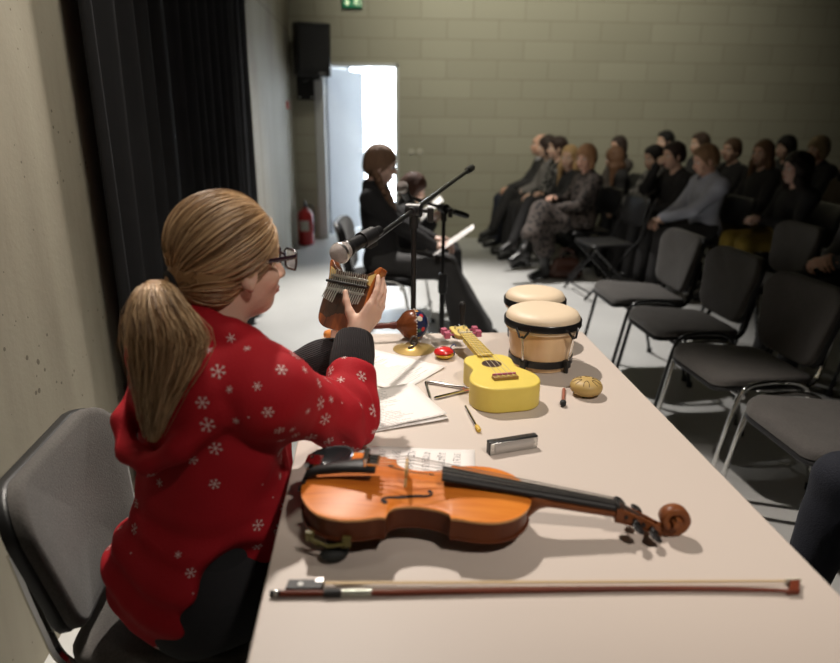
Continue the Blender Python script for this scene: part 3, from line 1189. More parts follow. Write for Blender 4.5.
for i in range(9):
    t = math.radians(-130 + 70 * i / 8)
    for z in (0.17, 0.29):
        vs.append((0.0932 * math.cos(t), 0.0932 * math.sin(t), z))
for i in range(8):
    fs.append((2 * i, 2 * i + 2, 2 * i + 3, 2 * i + 1))
mb.add(vs, fs).build('instruction_label', mat('paper_label', (0.62, 0.58, 0.52), 0.6, var=0.2, vscale=60), fe)

# ------------------------------------------------------------------ table
tb = thing('table', 'long pale beige table holding the musical instruments', 'table', (0.247, 1.16, 0), world=True)


def m_table():
    t = NT('table_laminate', 0.5)
    f = t.noise(220, detail=2)
    n = t.noise(3, detail=4)
    c = t.mix(n, (0.555, 0.480, 0.425), (0.58, 0.505, 0.445))
    t.bump(f, 0.05, 0.002)
    return t.color(c)


MB().box((0.247, 1.16, TT - 0.0125), (0.818, 1.60, 0.025)).build('tabletop', m_table(), tb, bevel=0.003)
mb = MB()
for y_ in (0.42, 1.90):
    mb.box((0.247, y_, TT - 0.05), (0.72, 0.03, 0.05))
for x_ in (-0.10, 0.594):
    mb.box((x_, 1.16, TT - 0.05), (0.03, 1.45, 0.05))
mb.build('apron', M_STEELGREY, tb, bevel=0.003)
for x_ in (-0.105, 0.60):
    for y_ in (0.415, 1.905):
        mb = MB().cyl((x_, y_, 0.012), (x_, y_, TT - 0.026), 0.020, n=16)
        mb.cyl((x_, y_, 0.0), (x_, y_, 0.014), 0.024, n=16)
        mb.build('leg', M_CHROME, tb)

# ------------------------------------------------------------------ chairs
def m_fabric(name, col):
    t = NT(name, 0.95)
    n = t.noise(260, detail=2)
    n2 = t.noise(12, detail=4)
    f = t.math('ADD', t.math('MULTIPLY', n, 0.7), t.math('MULTIPLY', n2, 0.3))
    c = np.array(col)
    t.b.inputs['Sheen Weight'].default_value = 0.15
    t.bump(n, 0.4, 0.002)
    return t.color(t.ramp(f, [(0.3, tuple(c * 0.72)), (0.7, tuple(c * 1.25))]))


M_FAB = m_fabric('chair_fabric_grey', (0.078, 0.071, 0.066))


def pad_outline(wt, wb, h, r, n=7):
    """rounded trapezoid, counter-clockwise, wide wt at +y and wb at -y"""
    pts = []
    for (sx, sy, a0) in ((1, 1, 0), (-1, 1, 90), (-1, -1, 180), (1, -1, 270)):
        wdt = (wt if sy > 0 else wb) / 2
        for i in range(n):
            a = math.radians(a0 + 90 * i / (n - 1))
            pts.append((sx * (wdt - r) + r * math.cos(a), sy * (h / 2 - r) + r * math.sin(a)))
    return pts


def cushion(out, z0, z1, bow, M):
    """padded plate from an outline: domed on +z, flat on -z, curved by bow(x,y)"""
    mb = MB(M)
    k = len(out)
    rings = [(1.0, z0), (1.0, z0 + (z1 - z0) * 0.55), (0.975, z0 + (z1 - z0) * 0.85), (0.92, z1), (0.7, z1 + 0.006), (0.35, z1 + 0.009)]
    vs, fs = [], []
    for s_, z in rings:
        for x, y in out:
            vs.append((x * s_, y * s_, z + bow(x * s_, y * s_)))
    for i in range(len(rings) - 1):
        for j in range(k):
            fs.append((i * k + j, i * k + (j + 1) % k, (i + 1) * k + (j + 1) % k, (i + 1) * k + j))
    vs.append((0, 0, z1 + 0.010 + bow(0, 0)))
    c = len(vs) - 1
    for j in range(k):
        fs.append(((len(rings) - 1) * k + j, (len(rings) - 1) * k + (j + 1) % k, c))
    vs.append((0, 0, z0 + bow(0, 0)))
    for j in range(k):
        fs.append(((j + 1) % k, j, c + 1))
    return mb.add(vs, fs)


def iso_chair(label, frame_m, group=None, fab=None):
    """stacking chair, faces +Y, its front legs on y = 0"""
    t = thing('conference_chair', label, 'chair', (0, 0, 0), (0, 0, 0), group)
    sb = lambda x, y: 0.35 * x * x - (0.6 * max(0, y - 0.13) ** 1.5)
    so = pad_outline(0.46, 0.40, 0.43, 0.085)
    Ms = Matrix.Translation((0, -0.225, 0.435)) @ Matrix.Rotation(math.radians(2.5), 4, 'X')
    cushion(so, 0.008, 0.038, sb, Ms).build('seat', fab or M_FAB, t, smooth=60)
    cushion([(x * 1.0, y * 1.0) for x, y in so], -0.012, 0.006, sb, Ms).build('seat_shell', M_BLACK, t, smooth=60)
    bb = lambda x, y: 0.9 * x * x
    bo = pad_outline(0.385, 0.455, 0.335, 0.085)
    bo = [(-x, -y) for x, y in bo]
    Mb = Matrix.Translation((0, -0.475, 0.655)) @ Matrix.Rotation(math.radians(12), 4, 'X') @ rot_axes((-1, 0, 0), (0, 0, 1), (0, 1, 0))
    cushion(bo, 0.002, 0.030, bb, Mb).build('backrest', fab or M_FAB, t, smooth=60)
    cushion([(x * 1.015, y * 1.015) for x, y in bo], -0.022, 0.006, bb, Mb).build('backrest_shell', M_BLACK, t, smooth=60)
    for q in (-1, 1):
        x = q * 0.245
        path = crom([(x, 0.01, 0.012), (x, -0.030, 0.22), (x, -0.070, 0.42), (x, -0.105, 0.468), (x, -0.17, 0.482), (x, -0.26, 0.482), (x, -0.325, 0.466), (x, -0.36, 0.42), (x, -0.40, 0.22), (x, -0.45, 0.012)], 5)
        mb = MB().tube(path, 0.0125, 10, sx=0.75)
        mb.build('side_frame', frame_m, t)
        for yy in (0.01, -0.45):
            MB().cyl((x, yy, 0.0), (x, yy, 0.03), 0.016, n=10).build('foot_cap', M_BLACK, t)
        mb = MB().tube(crom([(q * 0.17, -0.20, 0.424), (q * 0.17, -0.38, 0.424), (q * 0.165, -0.445, 0.45), (q * 0.155, -0.475, 0.53), (q * 0.15, -0.505, 0.68)], 6), 0.011, 8)
        mb.build('back_support', frame_m, t)
    for yy, z in ((-0.09, 0.424), (-0.36, 0.424)):
        MB().cyl((-0.245, yy, z), (0.245, yy, z), 0.009, n=8).build('crossbar', frame_m, t)
    return t


G_ROW = 'empty grey conference chairs beside the table'
c_proto = iso_chair('empty grey chair with black legs, farthest of the row beside the table', M_BLACKMETAL, G_ROW)
c_proto.location = (1.335, 3.70, 0)
c_proto.rotation_euler = (0, 0, math.radians(91))
dup(c_proto, (1.335, 3.11, 0), math.radians(92), 'empty grey chair with black legs, second from the far end of the row beside table', G_ROW)
c_chr = iso_chair('empty grey chair with shiny chrome legs, third from the far end of row', M_CHROME, G_ROW)
c_chr.location = (1.31, 2.50, 0)
c_chr.rotation_euler = (0, 0, math.radians(93))
dup(c_chr, (1.31, 1.91, 0), math.radians(91), 'empty grey chair with chrome legs whose backrest is cut off by the right edge', G_ROW)
dup(c_chr, (1.43, 1.32, 0), math.radians(90), 'grey chair under the person in dark jeans at the right edge', 'occupied grey conference chairs')
dup(c_proto, (2.24, 4.02, 0), math.radians(90), 'empty grey chair in the second row beside the clasped hands', G_ROW)
dup(c_proto, (2.50, 3.45, 0), math.radians(90), 'grey chair in the second row under the person with clasped hands', 'occupied grey conference chairs')
girl_chair = dup(c_chr, (-0.16, 1.235, 0), math.radians(-88), 'grey chair with black backrest shell behind the girl in the red hoodie', 'occupied grey conference chairs')


# ------------------------------------------------------------------ violin
def m_varnish(name, c0, c1, c2, rough=0.38):
    t = NT(name, rough)
    g = t.noise(9, t.mapping((1, 14, 3)), 4)
    b = t.noise(5, detail=4)
    f = t.math('ADD', t.math('MULTIPLY', g, 0.45), t.math('MULTIPLY', b, 0.55))
    t.b.inputs['Coat Weight'].default_value = 0.04
    t.b.inputs['Coat Roughness'].default_value = 0.3
    t.b.inputs['Specular IOR Level'].default_value = 0.18
    return t.color(t.ramp(f, [(0.32, c0), (0.5, c1), (0.68, c2)]))


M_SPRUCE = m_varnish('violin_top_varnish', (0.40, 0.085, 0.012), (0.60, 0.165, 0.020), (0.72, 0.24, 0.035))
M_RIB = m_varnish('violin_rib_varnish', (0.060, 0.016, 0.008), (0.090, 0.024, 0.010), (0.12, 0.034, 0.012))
M_EDGE = mat('violin_edge_varnish', (0.52, 0.27, 0.10), 0.35, var=0.2)
M_EBONY = mat('ebony', (0.014, 0.013, 0.013), 0.45, var=0.2, vscale=30, spec=0.3)
M_STRING = mat('string_steel', (0.55, 0.53, 0.50), 0.3, 0.9)
M_MAPLE = mat('bridge_maple', (0.52, 0.34, 0.14), 0.5, var=0.15, vscale=40)

lo_b = crom([(0.0, 0.0), (0.0015, 0.028), (0.012, 0.060), (0.036, 0.091), (0.070, 0.1035), (0.104, 0.099), (0.126, 0.090), (0.138, 0.0895)], 6)
c_b = crom([(0.1385, 0.0885), (0.1415, 0.072), (0.153, 0.060), (0.182, 0.0545), (0.210, 0.059), (0.228, 0.068), (0.2325, 0.0785)], 6)
up_b = crom([(0.233, 0.0795), (0.244, 0.0795), (0.272, 0.0835), (0.302, 0.0805), (0.328, 0.066), (0.346, 0.043), (0.3545, 0.020), (0.356, 0.0)], 6)
HALF = [tuple(p) for p in lo_b + c_b + up_b]
_hx = np.maximum.accumulate([p[0] for p in HALF]) + np.arange(len(HALF)) * 1e-7
_hy = np.array([p[1] for p in HALF])

_sx = np.linspace(-0.03, 0.386, 140)
_sy = np.convolve(np.interp(_sx, _hx, _hy, 0.03, 0.03), np.hanning(25) / np.hanning(25).sum(), 'same')


def varch(x, y):
    hw = max(np.interp(x, _hx, _hy), 1e-3)
    t = min(abs(y) / hw, 1)
    ts_ = min(abs(y) / max(np.interp(x, _sx, _sy), 1e-3), 1)
    l = min(max(x / 0.356, 0), 1)
    e = min(max((hw - abs(y)) / 0.016, 0), 1)
    return 0.0148 * (math.sin(PI * l) ** 0.55) * (0.5 + 0.5 * math.cos(PI * ts_ * 0.92)) ** 0.9 * e * e * (3 - 2 * e)


def vplate(z0, sgn, inset):
    """a violin plate with arching; z0 is its flat side, arching towards sgn"""
    mb = MB()
    ts = [1, 0.97, 0.93, 0.86, 0.76, 0.62, 0.46, 0.30, 0.15, 0]
    k = len(HALF)
    vs, fs = [], []
    idx = {}
    for side in (1, -1):
        for i, (x, y) in enumerate(HALF):
            for j, t in enumerate(ts):
                h = varch(x, y * t) if t < 0.94 else 0.0
                if t == 0.93:
                    h *= 0.4
                idx[(side, i, j)] = len(vs)
                vs.append((x, side * y * t, z0 + sgn * (0.004 + h)))
        for i in range(k - 1):
            for j in range(len(ts) - 1):
                q = (idx[(side, i, j)], idx[(side, i + 1, j)], idx[(side, i + 1, j + 1)], idx[(side, i, j + 1)])
                fs.append(q if side * sgn > 0 else q[::-1])
    mb.add(vs, fs)
    ring = HALF + [(x, -y) for x, y in HALF[::-1][1:-1]]
    n = len(ring)
    mb.cur = 1
    vv = [(x, y, z0) for x, y in ring] + [(x, y, z0 + sgn * 0.004) for x, y in ring]
    mb.add(vv, [(i, (i + 1) % n, n + (i + 1) % n, n + i) for i in range(n)] + [tuple(range(n))])
    return mb


vi = thing('violin', 'orange-brown violin lying on the table in front of the girl', 'violin', (-0.119, 0.966, 0.8372))
vi.scale = (1.035, 1.0, 1.0)
vi.rotation_euler = (math.radians(0), math.radians(2.0), math.radians(-7.2))
vplate(0.034, 1, 0).build('top_plate', [M_SPRUCE, M_EDGE], vi, smooth=50)
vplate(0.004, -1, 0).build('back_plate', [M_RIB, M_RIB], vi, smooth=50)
mb = MB()
ring = [((x - 0.178) * 0.983 + 0.178, y * 0.972) for x, y in HALF] + [((x - 0.178) * 0.983 + 0.178, -y * 0.972) for x, y in HALF[::-1][1:-1]]
mb.prism(ring[::-1], 0.004, 0.034)
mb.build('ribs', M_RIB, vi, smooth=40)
ZT = 0.038


def vz(x, y):
    return ZT + varch(x, y)


for side in (1, -1):
    pts = crom([(0.1990, 0.0235), (0.2025, 0.0270), (0.2010, 0.0320), (0.1930, 0.0345), (0.1800, 0.0350), (0.1640, 0.0385), (0.1480, 0.0430), (0.1380, 0.0455), (0.1300, 0.0500), (0.1290, 0.0560), (0.1330, 0.0590)], 5)
    mb = MB()
    vs, fs = [], []
    n = len(pts)
    for i, p in enumerate(pts):
        t = i / (n - 1)
        a_, b_ = pts[max(i - 1, 0)], pts[min(i + 1, n - 1)]
        d = nrm(np.array(b_) - np.array(a_))
        nn = np.array((-d[1], d[0]))
        wd = 0.0008 + 0.0019 * math.sin(PI * t)
        for sg in (-1, 1):
            q = p + nn * sg * wd
            vs.append((q[0], side * q[1], vz(q[0], q[1]) + 0.0006))
    fs = [(2 * i, 2 * i + 2, 2 * i + 3, 2 * i + 1) for i in range(n - 1)]
    mb.add(vs, fs)
    for cx_, cy_, r_ in ((0.1990, 0.0255, 0.0032), (0.1335, 0.0560, 0.0042)):
        o_ = len(vs)
        c_ = [(cx_ + r_ * math.cos(t), side * (cy_ + r_ * math.sin(t))) for t in np.linspace(0, 2 * PI, 14, endpoint=False)]
        mb.add([(x, y, vz(x, abs(y)) + 0.0008) for x, y in c_], [tuple(range(14))])
    mb.build('f_hole', mat('f_hole_dark', (0.012, 0.006, 0.004), 0.8), vi, smooth=0)
# bridge
mb = MB(Matrix.Translation((0.161, 0, ZT + 0.0135)) @ rot_axes((0, 1, 0), (0, 0, 1), (1, 0, 0)))
bo = [(-0.0205, -0.002), (-0.012, 0.0), (-0.010, 0.006), (0.0, 0.010), (0.010, 0.006), (0.012, 0.0), (0.0205, -0.002), (0.0205, 0.004), (0.016, 0.012), (0.0195, 0.020), (0.0185, 0.030), (0.012, 0.0335), (0.0, 0.035), (-0.012, 0.0325), (-0.0185, 0.0285), (-0.0195, 0.020), (-0.016, 0.012), (-0.0205, 0.004)]
mb.prism(bo, -0.002, 0.002)
mb.build('bridge', M_MAPLE, vi, smooth=30)
# tailpiece, tuners
ZB = ZT + 0.0135 + 0.035
mb = MB()
tp = [(0.004, 0.008, 0.050), (0.02, 0.0095, 0.0575), (0.05, 0.0135, 0.066), (0.085, 0.0185, 0.0725), (0.108, 0.0225, 0.0755), (0.114, 0.0215, 0.0755)]
vs, fs = [], []
for x, hw, z in tp:
    for j in range(9):
        t = PI * j / 8
        vs.append((x, hw * math.cos(t), z + 0.007 * math.sin(t)))
    vs.append((x, -hw, z - 0.004))
    vs.append((x, hw, z - 0.004))
for i in range(len(tp) - 1):
    for j in range(11):
        fs.append((i * 11 + j, i * 11 + (j + 1) % 11, (i + 1) * 11 + (j + 1) % 11, (i + 1) * 11 + j))
fs += [tuple(range(11))[::-1], tuple(range((len(tp) - 1) * 11, len(tp) * 11))]
mb.add(vs, fs)
tpo = mb.build('tailpiece', M_EBONY, vi, smooth=45)
for yy in (-0.0135, -0.0045, 0.0045, 0.0135):
    mb = MB().cyl((0.098, yy, 0.079), (0.098, yy, 0.092), 0.0032, n=10).cyl((0.098, yy, 0.0905), (0.098, yy, 0.094), 0.0045, n=12).box((0.108, yy, 0.083), (0.022, 0.004, 0.004))
    mb.build('fine_tuner', M_CHROME, tpo)
mb = MB().cyl((-0.008, 0, 0.022), (0.004, 0, 0.022), 0.006, 0.004, 12).tube([(-0.004, 0.003, 0.024), (-0.001, 0.003, 0.040), (0.006, 0.003, 0.049)], 0.0014, 6).tube([(-0.004, -0.003, 0.024), (-0.001, -0.003, 0.040), (0.006, -0.003, 0.049)], 0.0014, 6)
mb.box((0.002, 0, 0.0395), (0.007, 0.032, 0.005))
mb.build('end_button', M_EBONY, vi)
# chin rest
Rc = Matrix.Rotation(math.radians(7), 3, 'X') @ Matrix.Rotation(math.radians(-9), 3, 'Y') @ Matrix.Rotation(math.radians(10), 3, 'Z')
mb = MB()
vs, fs = [], []
nr, nt_ = 8, 28
for s_ in (0, 1):
    for i in range(nr + 1):
        t = i / nr
        for j in range(nt_):
            a = 2 * PI * j / nt_
            z = -0.010 * (1 - t * t) + (0.004 * math.sin(a + 0.6) * t)
            if s_:
                z = -0.010 - 0.006 * (1 - t ** 4) + (0.004 * math.sin(a + 0.6) * t) + 0.008 * t ** 4
            p = Rc @ Vector((0.040 * t * math.cos(a) * (1 + 0.12 * math.sin(a)), 0.029 * t * math.sin(a), z))
            vs.append(p + Vector((0.033, 0.043, 0.058)))
m_ = (nr + 1) * nt_
for i in range(nr):
    for j in range(nt_):
        j2 = (j + 1) % nt_
        fs.append((i * nt_ + j, i * nt_ + j2, (i + 1) * nt_ + j2, (i + 1) * nt_ + j))
        fs.append((m_ + i * nt_ + j, m_ + (i + 1) * nt_ + j, m_ + (i + 1) * nt_ + j2, m_ + i * nt_ + j2))
for j in range(nt_):
    j2 = (j + 1) % nt_
    fs.append((nr * nt_ + j, nr * nt_ + j2, m_ + nr * nt_ + j2, m_ + nr * nt_ + j))
mb.add(vs, fs)
cr = mb.build('chin_rest', mat('black_lacquer', (0.02, 0.02, 0.022), 0.18, var=0.3, vscale=25, bump=0.03, bscale=80), vi, smooth=180)
mb = MB()
for yy in (0.030, 0.052):
    mb.cyl((-0.004 + yy * 0.12, yy, -0.002), (-0.004 + yy * 0.12, yy, 0.056), 0.0028, n=8)
mb.box((0.006, 0.041, -0.003), (0.02, 0.03, 0.003)).box((0.008, 0.041, 0.050), (0.026, 0.032, 0.008))
mb.build('clamp', M_CHROME, cr)
# neck, fingerboard, strings
SL = -0.137


def fbz(x):
    return 0.0535 + SL * (x - 0.356)


mb = MB()
vs, fs = [], []
stn = [(0.216, 0.0205), (0.30, 0.0178), (0.40, 0.0145), (0.486, 0.0120)]
for x, hw in stn:
    for j in range(9):
        t = PI * j / 8
        vs.append((x, hw * math.cos(t), fbz(x) - 0.003 + 0.0045 * math.sin(t)))
    vs.append((x, -hw, fbz(x) - 0.0075))
    vs.append((x, hw, fbz(x) - 0.0075))
for i in range(len(stn) - 1):
    for j in range(11):
        fs.append((i * 11 + j, i * 11 + (j + 1) % 11, (i + 1) * 11 + (j + 1) % 11, (i + 1) * 11 + j))
fs += [tuple(range(11))[::-1], tuple(range(33, 44))]
mb.add(vs, fs)
mb.build('fingerboard', M_EBONY, vi, smooth=45)
MB().box((0.4885, 0, fbz(0.4885) - 0.001), (0.006, 0.024, 0.010)).build('nut', M_EBONY, vi, bevel=0.001)
M_NECK = m_varnish('violin_neck_varnish', (0.11, 0.034, 0.013), (0.18, 0.058, 0.020), (0.27, 0.095, 0.03))
S = SDF()
S.cone((0.362, 0, fbz(0.362) - 0.016), (0.487, 0, fbz(0.487) - 0.0135), 0.0135, 0.0115, 0.01)
S.cone((0.350, 0, 0.006), (0.366, 0, fbz(0.362) - 0.018), 0.0095, 0.0145, 0.012)
S.plane((0.42, 0, fbz(0.42) - 0.0078), (-SL, 0, 1), 0.001)
V, Q = S.mesh(0.0028)
np_obj('neck', V, Q, M_NECK, vi, 1)
# peg box: two cheeks and a floor sloping down, then the scroll
mb = MB()
zs = lambda x: fbz(0.487) - 0.002 - 0.36 * (x - 0.487) - 1.1 * max(0, x - 0.487) ** 2
for side in (1, -1):
    vs, fs = [], []
    for i in range(9):
        x = 0.487 + 0.075 * i / 8
        hw = 0.0125 - 0.0045 * i / 8
        dp = 0.024 - 0.010 * i / 8
        for yy, z in ((hw, 0), (hw - 0.004, 0), (hw - 0.004, -dp), (hw, -dp)):
            vs.append((x, side * yy, zs(x) + z))
    for i in range(8):
        for j in range(4):
            fs.append((i * 4 + j, i * 4 + (j + 1) % 4, i * 4 + 4 + (j + 1) % 4, i * 4 + 4 + j))
    fs += [(0, 1, 2, 3), (32, 35, 34, 33)]
    mb.add(vs, fs)
vs, fs = [], []
for i in range(9):
    x = 0.487 + 0.075 * i / 8
    hw = 0.0125 - 0.0045 * i / 8
    dp = 0.024 - 0.010 * i / 8
    for yy, z in ((hw, -dp + 0.006), (-hw, -dp + 0.006), (-hw, -dp - 0.002), (hw, -dp - 0.002)):
        vs.append((x, yy, zs(x) + z))
for i in range(8):
    for j in range(4):
        fs.append((i * 4 + j, i * 4 + (j + 1) % 4, i * 4 + 4 + (j + 1) % 4, i * 4 + 4 + j))
fs += [(0, 1, 2, 3), (32, 35, 34, 33)]
mb.add(vs, fs)
mb.build('pegbox', M_NECK, vi, smooth=40, bevel=0.001)
mb = MB()
scx, scz = 0.5770, zs(0.562) + 0.014
pts, rr = [], []
for i in range(52):
    t = i / 51
    a = math.radians(-120 + 560 * t)
    r = 0.0235 * (1 - 0.80 * t)
    pts.append((scx + r * math.cos(a), 0, scz + r * math.sin(a)))
    rr.append(0.0085 * (1 - 0.45 * t))
pts = [(0.555, 0, zs(0.555) - 0.008)] + pts
rr = [0.0085] + rr
# the scroll widens towards its eye
P_ = [Vector(p) for p in pts]
vs, fs = [], []
n = 10
for i, p in enumerate(P_):
    tg = (P_[min(i + 1, len(P_) - 1)] - P_[max(i - 1, 0)]).normalized()
    nr_ = Vector((tg.z, 0, -tg.x))
    wd = 0.0075 + 0.0125 * (i / len(P_)) ** 1.2
    for j in range(n):
        a = 2 * PI * j / n
        ca, sa = math.cos(a), math.sin(a)
        sq = lambda v_: math.copysign(abs(v_) ** 0.5, v_)
        vs.append(p + nr_ * sq(ca) * rr[i] + Vector((0, 1, 0)) * sq(sa) * wd)
for i in range(len(P_) - 1):
    for j in range(n):
        fs.append((i * n + j, i * n + (j + 1) % n, (i + 1) * n + (j + 1) % n, (i + 1) * n + j))
fs += [tuple(range(n))[::-1], tuple((len(P_) - 1) * n + j for j in range(n))]
mb.add(vs, fs)
mb.cyl((scx, -0.0215, scz), (scx, 0.0215, scz), 0.0042, n=12)
mb.build('scroll', M_NECK, vi, smooth=55)
for x, side in ((0.503, 1), (0.517, -1), (0.531, 1), (0.545, -1)):
    z = zs(x) - 0.009
    mb = MB()
    mb.cyl((x, -side * 0.014, z), (x, side * 0.022, z), 0.0030, 0.0042, 10).cyl((x, side * 0.0215, z), (x, side * 0.0245, z), 0.0062, n=12)
    mb.ell((x, side * 0.034, z), (0.0105, 0.0115, 0.0040), Matrix.Rotation(0.5, 3, 'Y'), 14, 8)
    mb.build('peg', M_EBONY, vi)
for i, yy in enumerate((-0.0165, -0.0055, 0.0055, 0.0165)):
    s_ = yy / 0.0165
    zbr = ZB - 0.0012 * s_ * s_ - 0.0002
    MB().tube([(0.116, yy * 0.8, 0.082), (0.161, yy, zbr), (0.486, yy * 0.5, fbz(0.486) + 0.0045), (0.503 + 0.014 * i, yy * 0.3, zs(0.503 + 0.014 * i) - 0.008)], 0.00055 + 0.00012 * i, 6).build('string', M_STRING, vi)
# shoulder rest under the back
S = mb = MB()
pts = crom([(0.060, -0.092, -0.028), (0.062, -0.06, -0.022), (0.062, 0.0, -0.017), (0.066, 0.06, -0.019), (0.075, 0.105, -0.026)], 6)
mb.tube(pts, 0.0085, 10, sx=1.6)
sr = mb.build('shoulder_rest', mat('rest_rubber', (0.012, 0.014, 0.013), 0.7), vi)
for x, y, q in ((0.030, -0.097, 1), (0.085, -0.1035, 1), (0.045, 0.104, -1), (0.095, 0.104, -1)):
    mb = MB().box((x, y - q * 0.004, 0.004), (0.012, 0.006, 0.016)).cyl((x, y - q * 0.002, -0.004), (x * 0.6 + 0.022, y + q * 0.012, -0.022), 0.0030, n=8)
    mb.build('rest_clip', mat('rest_clip_olive', (0.13, 0.11, 0.03), 0.5), sr)
mb = MB().tube([(0.030, -0.104, 0.002), (0.058, -0.109, -0.006), (0.085, -0.111, 0.002)], 0.0028, 8)
mb.build('clip_bar', mat('rest_clip_olive', (0.13, 0.11, 0.03), 0.5), sr)
MB().ell((0.066, -0.100, -0.0235), (0.022, 0.016, 0.0105), Matrix.Rotation(0.5, 3, 'Z'), 16, 8).build('rest_foot', mat('rest_rubber', (0.012, 0.014, 0.013), 0.7), sr)

# ------------------------------------------------------------------ bow
bw = thing('violin_bow', 'dark red-brown violin bow lying along the table edge below the violin', 'bow', (-0.150, 0.781, TT))
bw.rotation_euler = (0, 0, math.radians(-2.9))
bw.scale = (1.012, 1, 1)
M_STICK = m_varnish('bow_stick_wood', (0.09, 0.022, 0.012), (0.14, 0.032, 0.016), (0.18, 0.045, 0.02))
pts = crom([(0.012, 0, 0.0055), (0.15, 0.0005, 0.0055), (0.35, 0.005, 0.0052), (0.55, 0.007, 0.005), (0.68, 0.0035, 0.005), (0.735, -0.001, 0.005)], 8)
MB().tube(pts, list(np.linspace(0.0045, 0.0030, len(pts))), 10).build('stick', M_STICK, bw)
MB().prism([(0.718, -0.004), (0.738, -0.0035), (0.741, 0.004), (0.752, 0.0215), (0.736, 0.0195), (0.730, 0.008)], 0.001, 0.009).build('tip_head', M_STICK, bw, smooth=30, bevel=0.0015)
MB().prism([(0.730, 0.0205), (0.754, 0.0215), (0.752, 0.0245), (0.731, 0.0235)], 0.001, 0.009).build('tip_plate', mat('ivory_plate', (0.62, 0.58, 0.48), 0.4), bw, smooth=30)
fr = MB().prism([(0.020, 0.004), (0.070, 0.004), (0.072, 0.014), (0.064, 0.024), (0.022, 0.024)], 0.0005, 0.0105).build('frog', M_EBONY, bw, smooth=30, bevel=0.0012)
MB().cyl((0.040, 0.013, 0.0106), (0.040, 0.013, 0.0112), 0.0040, n=16).build('pearl_eye', mat('pearl', (0.75, 0.75, 0.72), 0.2), fr)
MB().box((0.066, 0.0215, 0.0060), (0.012, 0.010, 0.0105)).build('ferrule', M_STEEL, fr, bevel=0.001)
mb = MB().cyl((0.0, 0, 0.0055), (0.006, 0, 0.0055), 0.0045, n=10)
mb.cyl((0.010, 0, 0.0055), (0.014, 0, 0.0055), 0.0048, n=10)
mb.build('end_screw', M_EBONY, bw)
MB().cyl((0.006, 0, 0.0055), (0.0105, 0, 0.0055), 0.0050, n=10).build('screw_ring', M_STEEL, bw)
MB().cyl((0.074, 0.0002, 0.0055), (0.098, 0.0004, 0.0055), 0.0060, n=12).build('thumb_leather', mat('black_leather', (0.012, 0.012, 0.012), 0.6), bw)
mb = MB()
for i in range(19):
    mb.cyl((0.0985 + 0.0022 * i, 0.0006, 0.0055), (0.1003 + 0.0022 * i, 0.0006, 0.0055), 0.0054, n=10)
mb.build('silver_winding', mat('winding', (0.50, 0.52, 0.45), 0.35, 0.6, var=0.4, vscale=120), bw)
MB().prism([(0.068, 0.0185), (0.733, 0.0205), (0.733, 0.0235), (0.068, 0.0245)], 0.0045, 0.0060).build('hair', mat('bow_hair', (0.50, 0.36, 0.19), 0.6, var=0.2, vscale=20, stretch=(1, 60, 1)), bw, smooth=0)

# ------------------------------------------------------------------ ukulele
uk = thing('ukulele', 'yellow soprano ukulele lying face up with its neck pointing away', 'ukulele', (0.312, 1.366, TT))
uk.scale = (0.98, 0.96, 0.98)
uk.rotation_euler = (0, 0, math.atan2(0.545, -0.082) - PI / 2)
M_YEL = mat('yellow_paint', (0.74, 0.58, 0.11), 0.42, var=0.05, vscale=30, bump=0.03, bscale=300)
M_YEL2 = mat('pale_yellow_wood', (0.66, 0.50, 0.14), 0.45, var=0.10, vscale=20, stretch=(8, 1, 1))
hu = crom([(0.0, 0.0), (0.045, 0.003), (0.076, 0.028), (0.085, 0.068), (0.073, 0.108), (0.058, 0.138), (0.060, 0.172), (0.063, 0.200), (0.050, 0.228), (0.024, 0.240), (0.0, 0.241)], 5)
ring = [tuple(p) for p in hu] + [(-x, y) for x, y in [tuple(p) for p in hu][::-1][1:-1]]
MB().prism(ring, 0.0002, 0.062).build('body', M_YEL, uk, smooth=35, bevel=0.004, seg=3)
MB().lathe([(0.0235, 0.0), (0.0235, 0.0012), (0.001, 0.0013)], 28, Matrix.Translation((0, 0.165, 0.0615))).build('sound_hole', mat('hole_dark', (0.035, 0.012, 0.006), 0.8), uk)
MB().torus((0, 0.165, 0.0625), 0.0245, 0.0011).build('rosette', mat('rosette_brown', (0.20, 0.10, 0.02), 0.5), uk)
MB().box((0, 0.300, 0.0585), (0.036, 0.150, 0.013)).build('neck', M_YEL, uk, bevel=0.005, seg=3)
fbo = MB().add([(-0.0205, 0.215, 0.066), (0.0205, 0.215, 0.066), (0.0175, 0.400, 0.066), (-0.0175, 0.400, 0.066), (-0.0205, 0.215, 0.070), (0.0205, 0.215, 0.070), (0.0175, 0.400, 0.070), (-0.0175, 0.400, 0.070)],
               [(3, 2, 1, 0), (4, 5, 6, 7), (0, 1, 5, 4), (1, 2, 6, 5), (2, 3, 7, 6), (3, 0, 4, 7)]).build('fretboard', M_YEL2, uk, smooth=0)
mb = MB()
for i in range(12):
    y = 0.400 - 0.345 * (1 - 2 ** (-(i + 1) / 12.0))
    mb.box((0, y, 0.0705), (0.037 + 0.003 * i / 12, 0.0016, 0.0014))
mb.build('fret', mat('fret_brass', (0.50, 0.38, 0.10), 0.35, 0.7), fbo, smooth=0)
MB().box((0, 0.402, 0.0705), (0.036, 0.005, 0.006)).build('nut', mat('ivory_plate', (0.62, 0.58, 0.48), 0.4), uk, smooth=0)
hd = [(-0.019, 0.404), (0.019, 0.404), (0.026, 0.425), (0.027, 0.490), (0.018, 0.500), (0.0, 0.494), (-0.018, 0.500), (-0.027, 0.490), (-0.026, 0.425)]
hs = MB(Matrix.Translation((0, 0, 0))).prism(hd, 0.050, 0.062).build('headstock', M_YEL2, uk, smooth=30, bevel=0.002)
M_PINK = mat('pink_tuner', (0.45, 0.10, 0.17), 0.4, var=0.1)
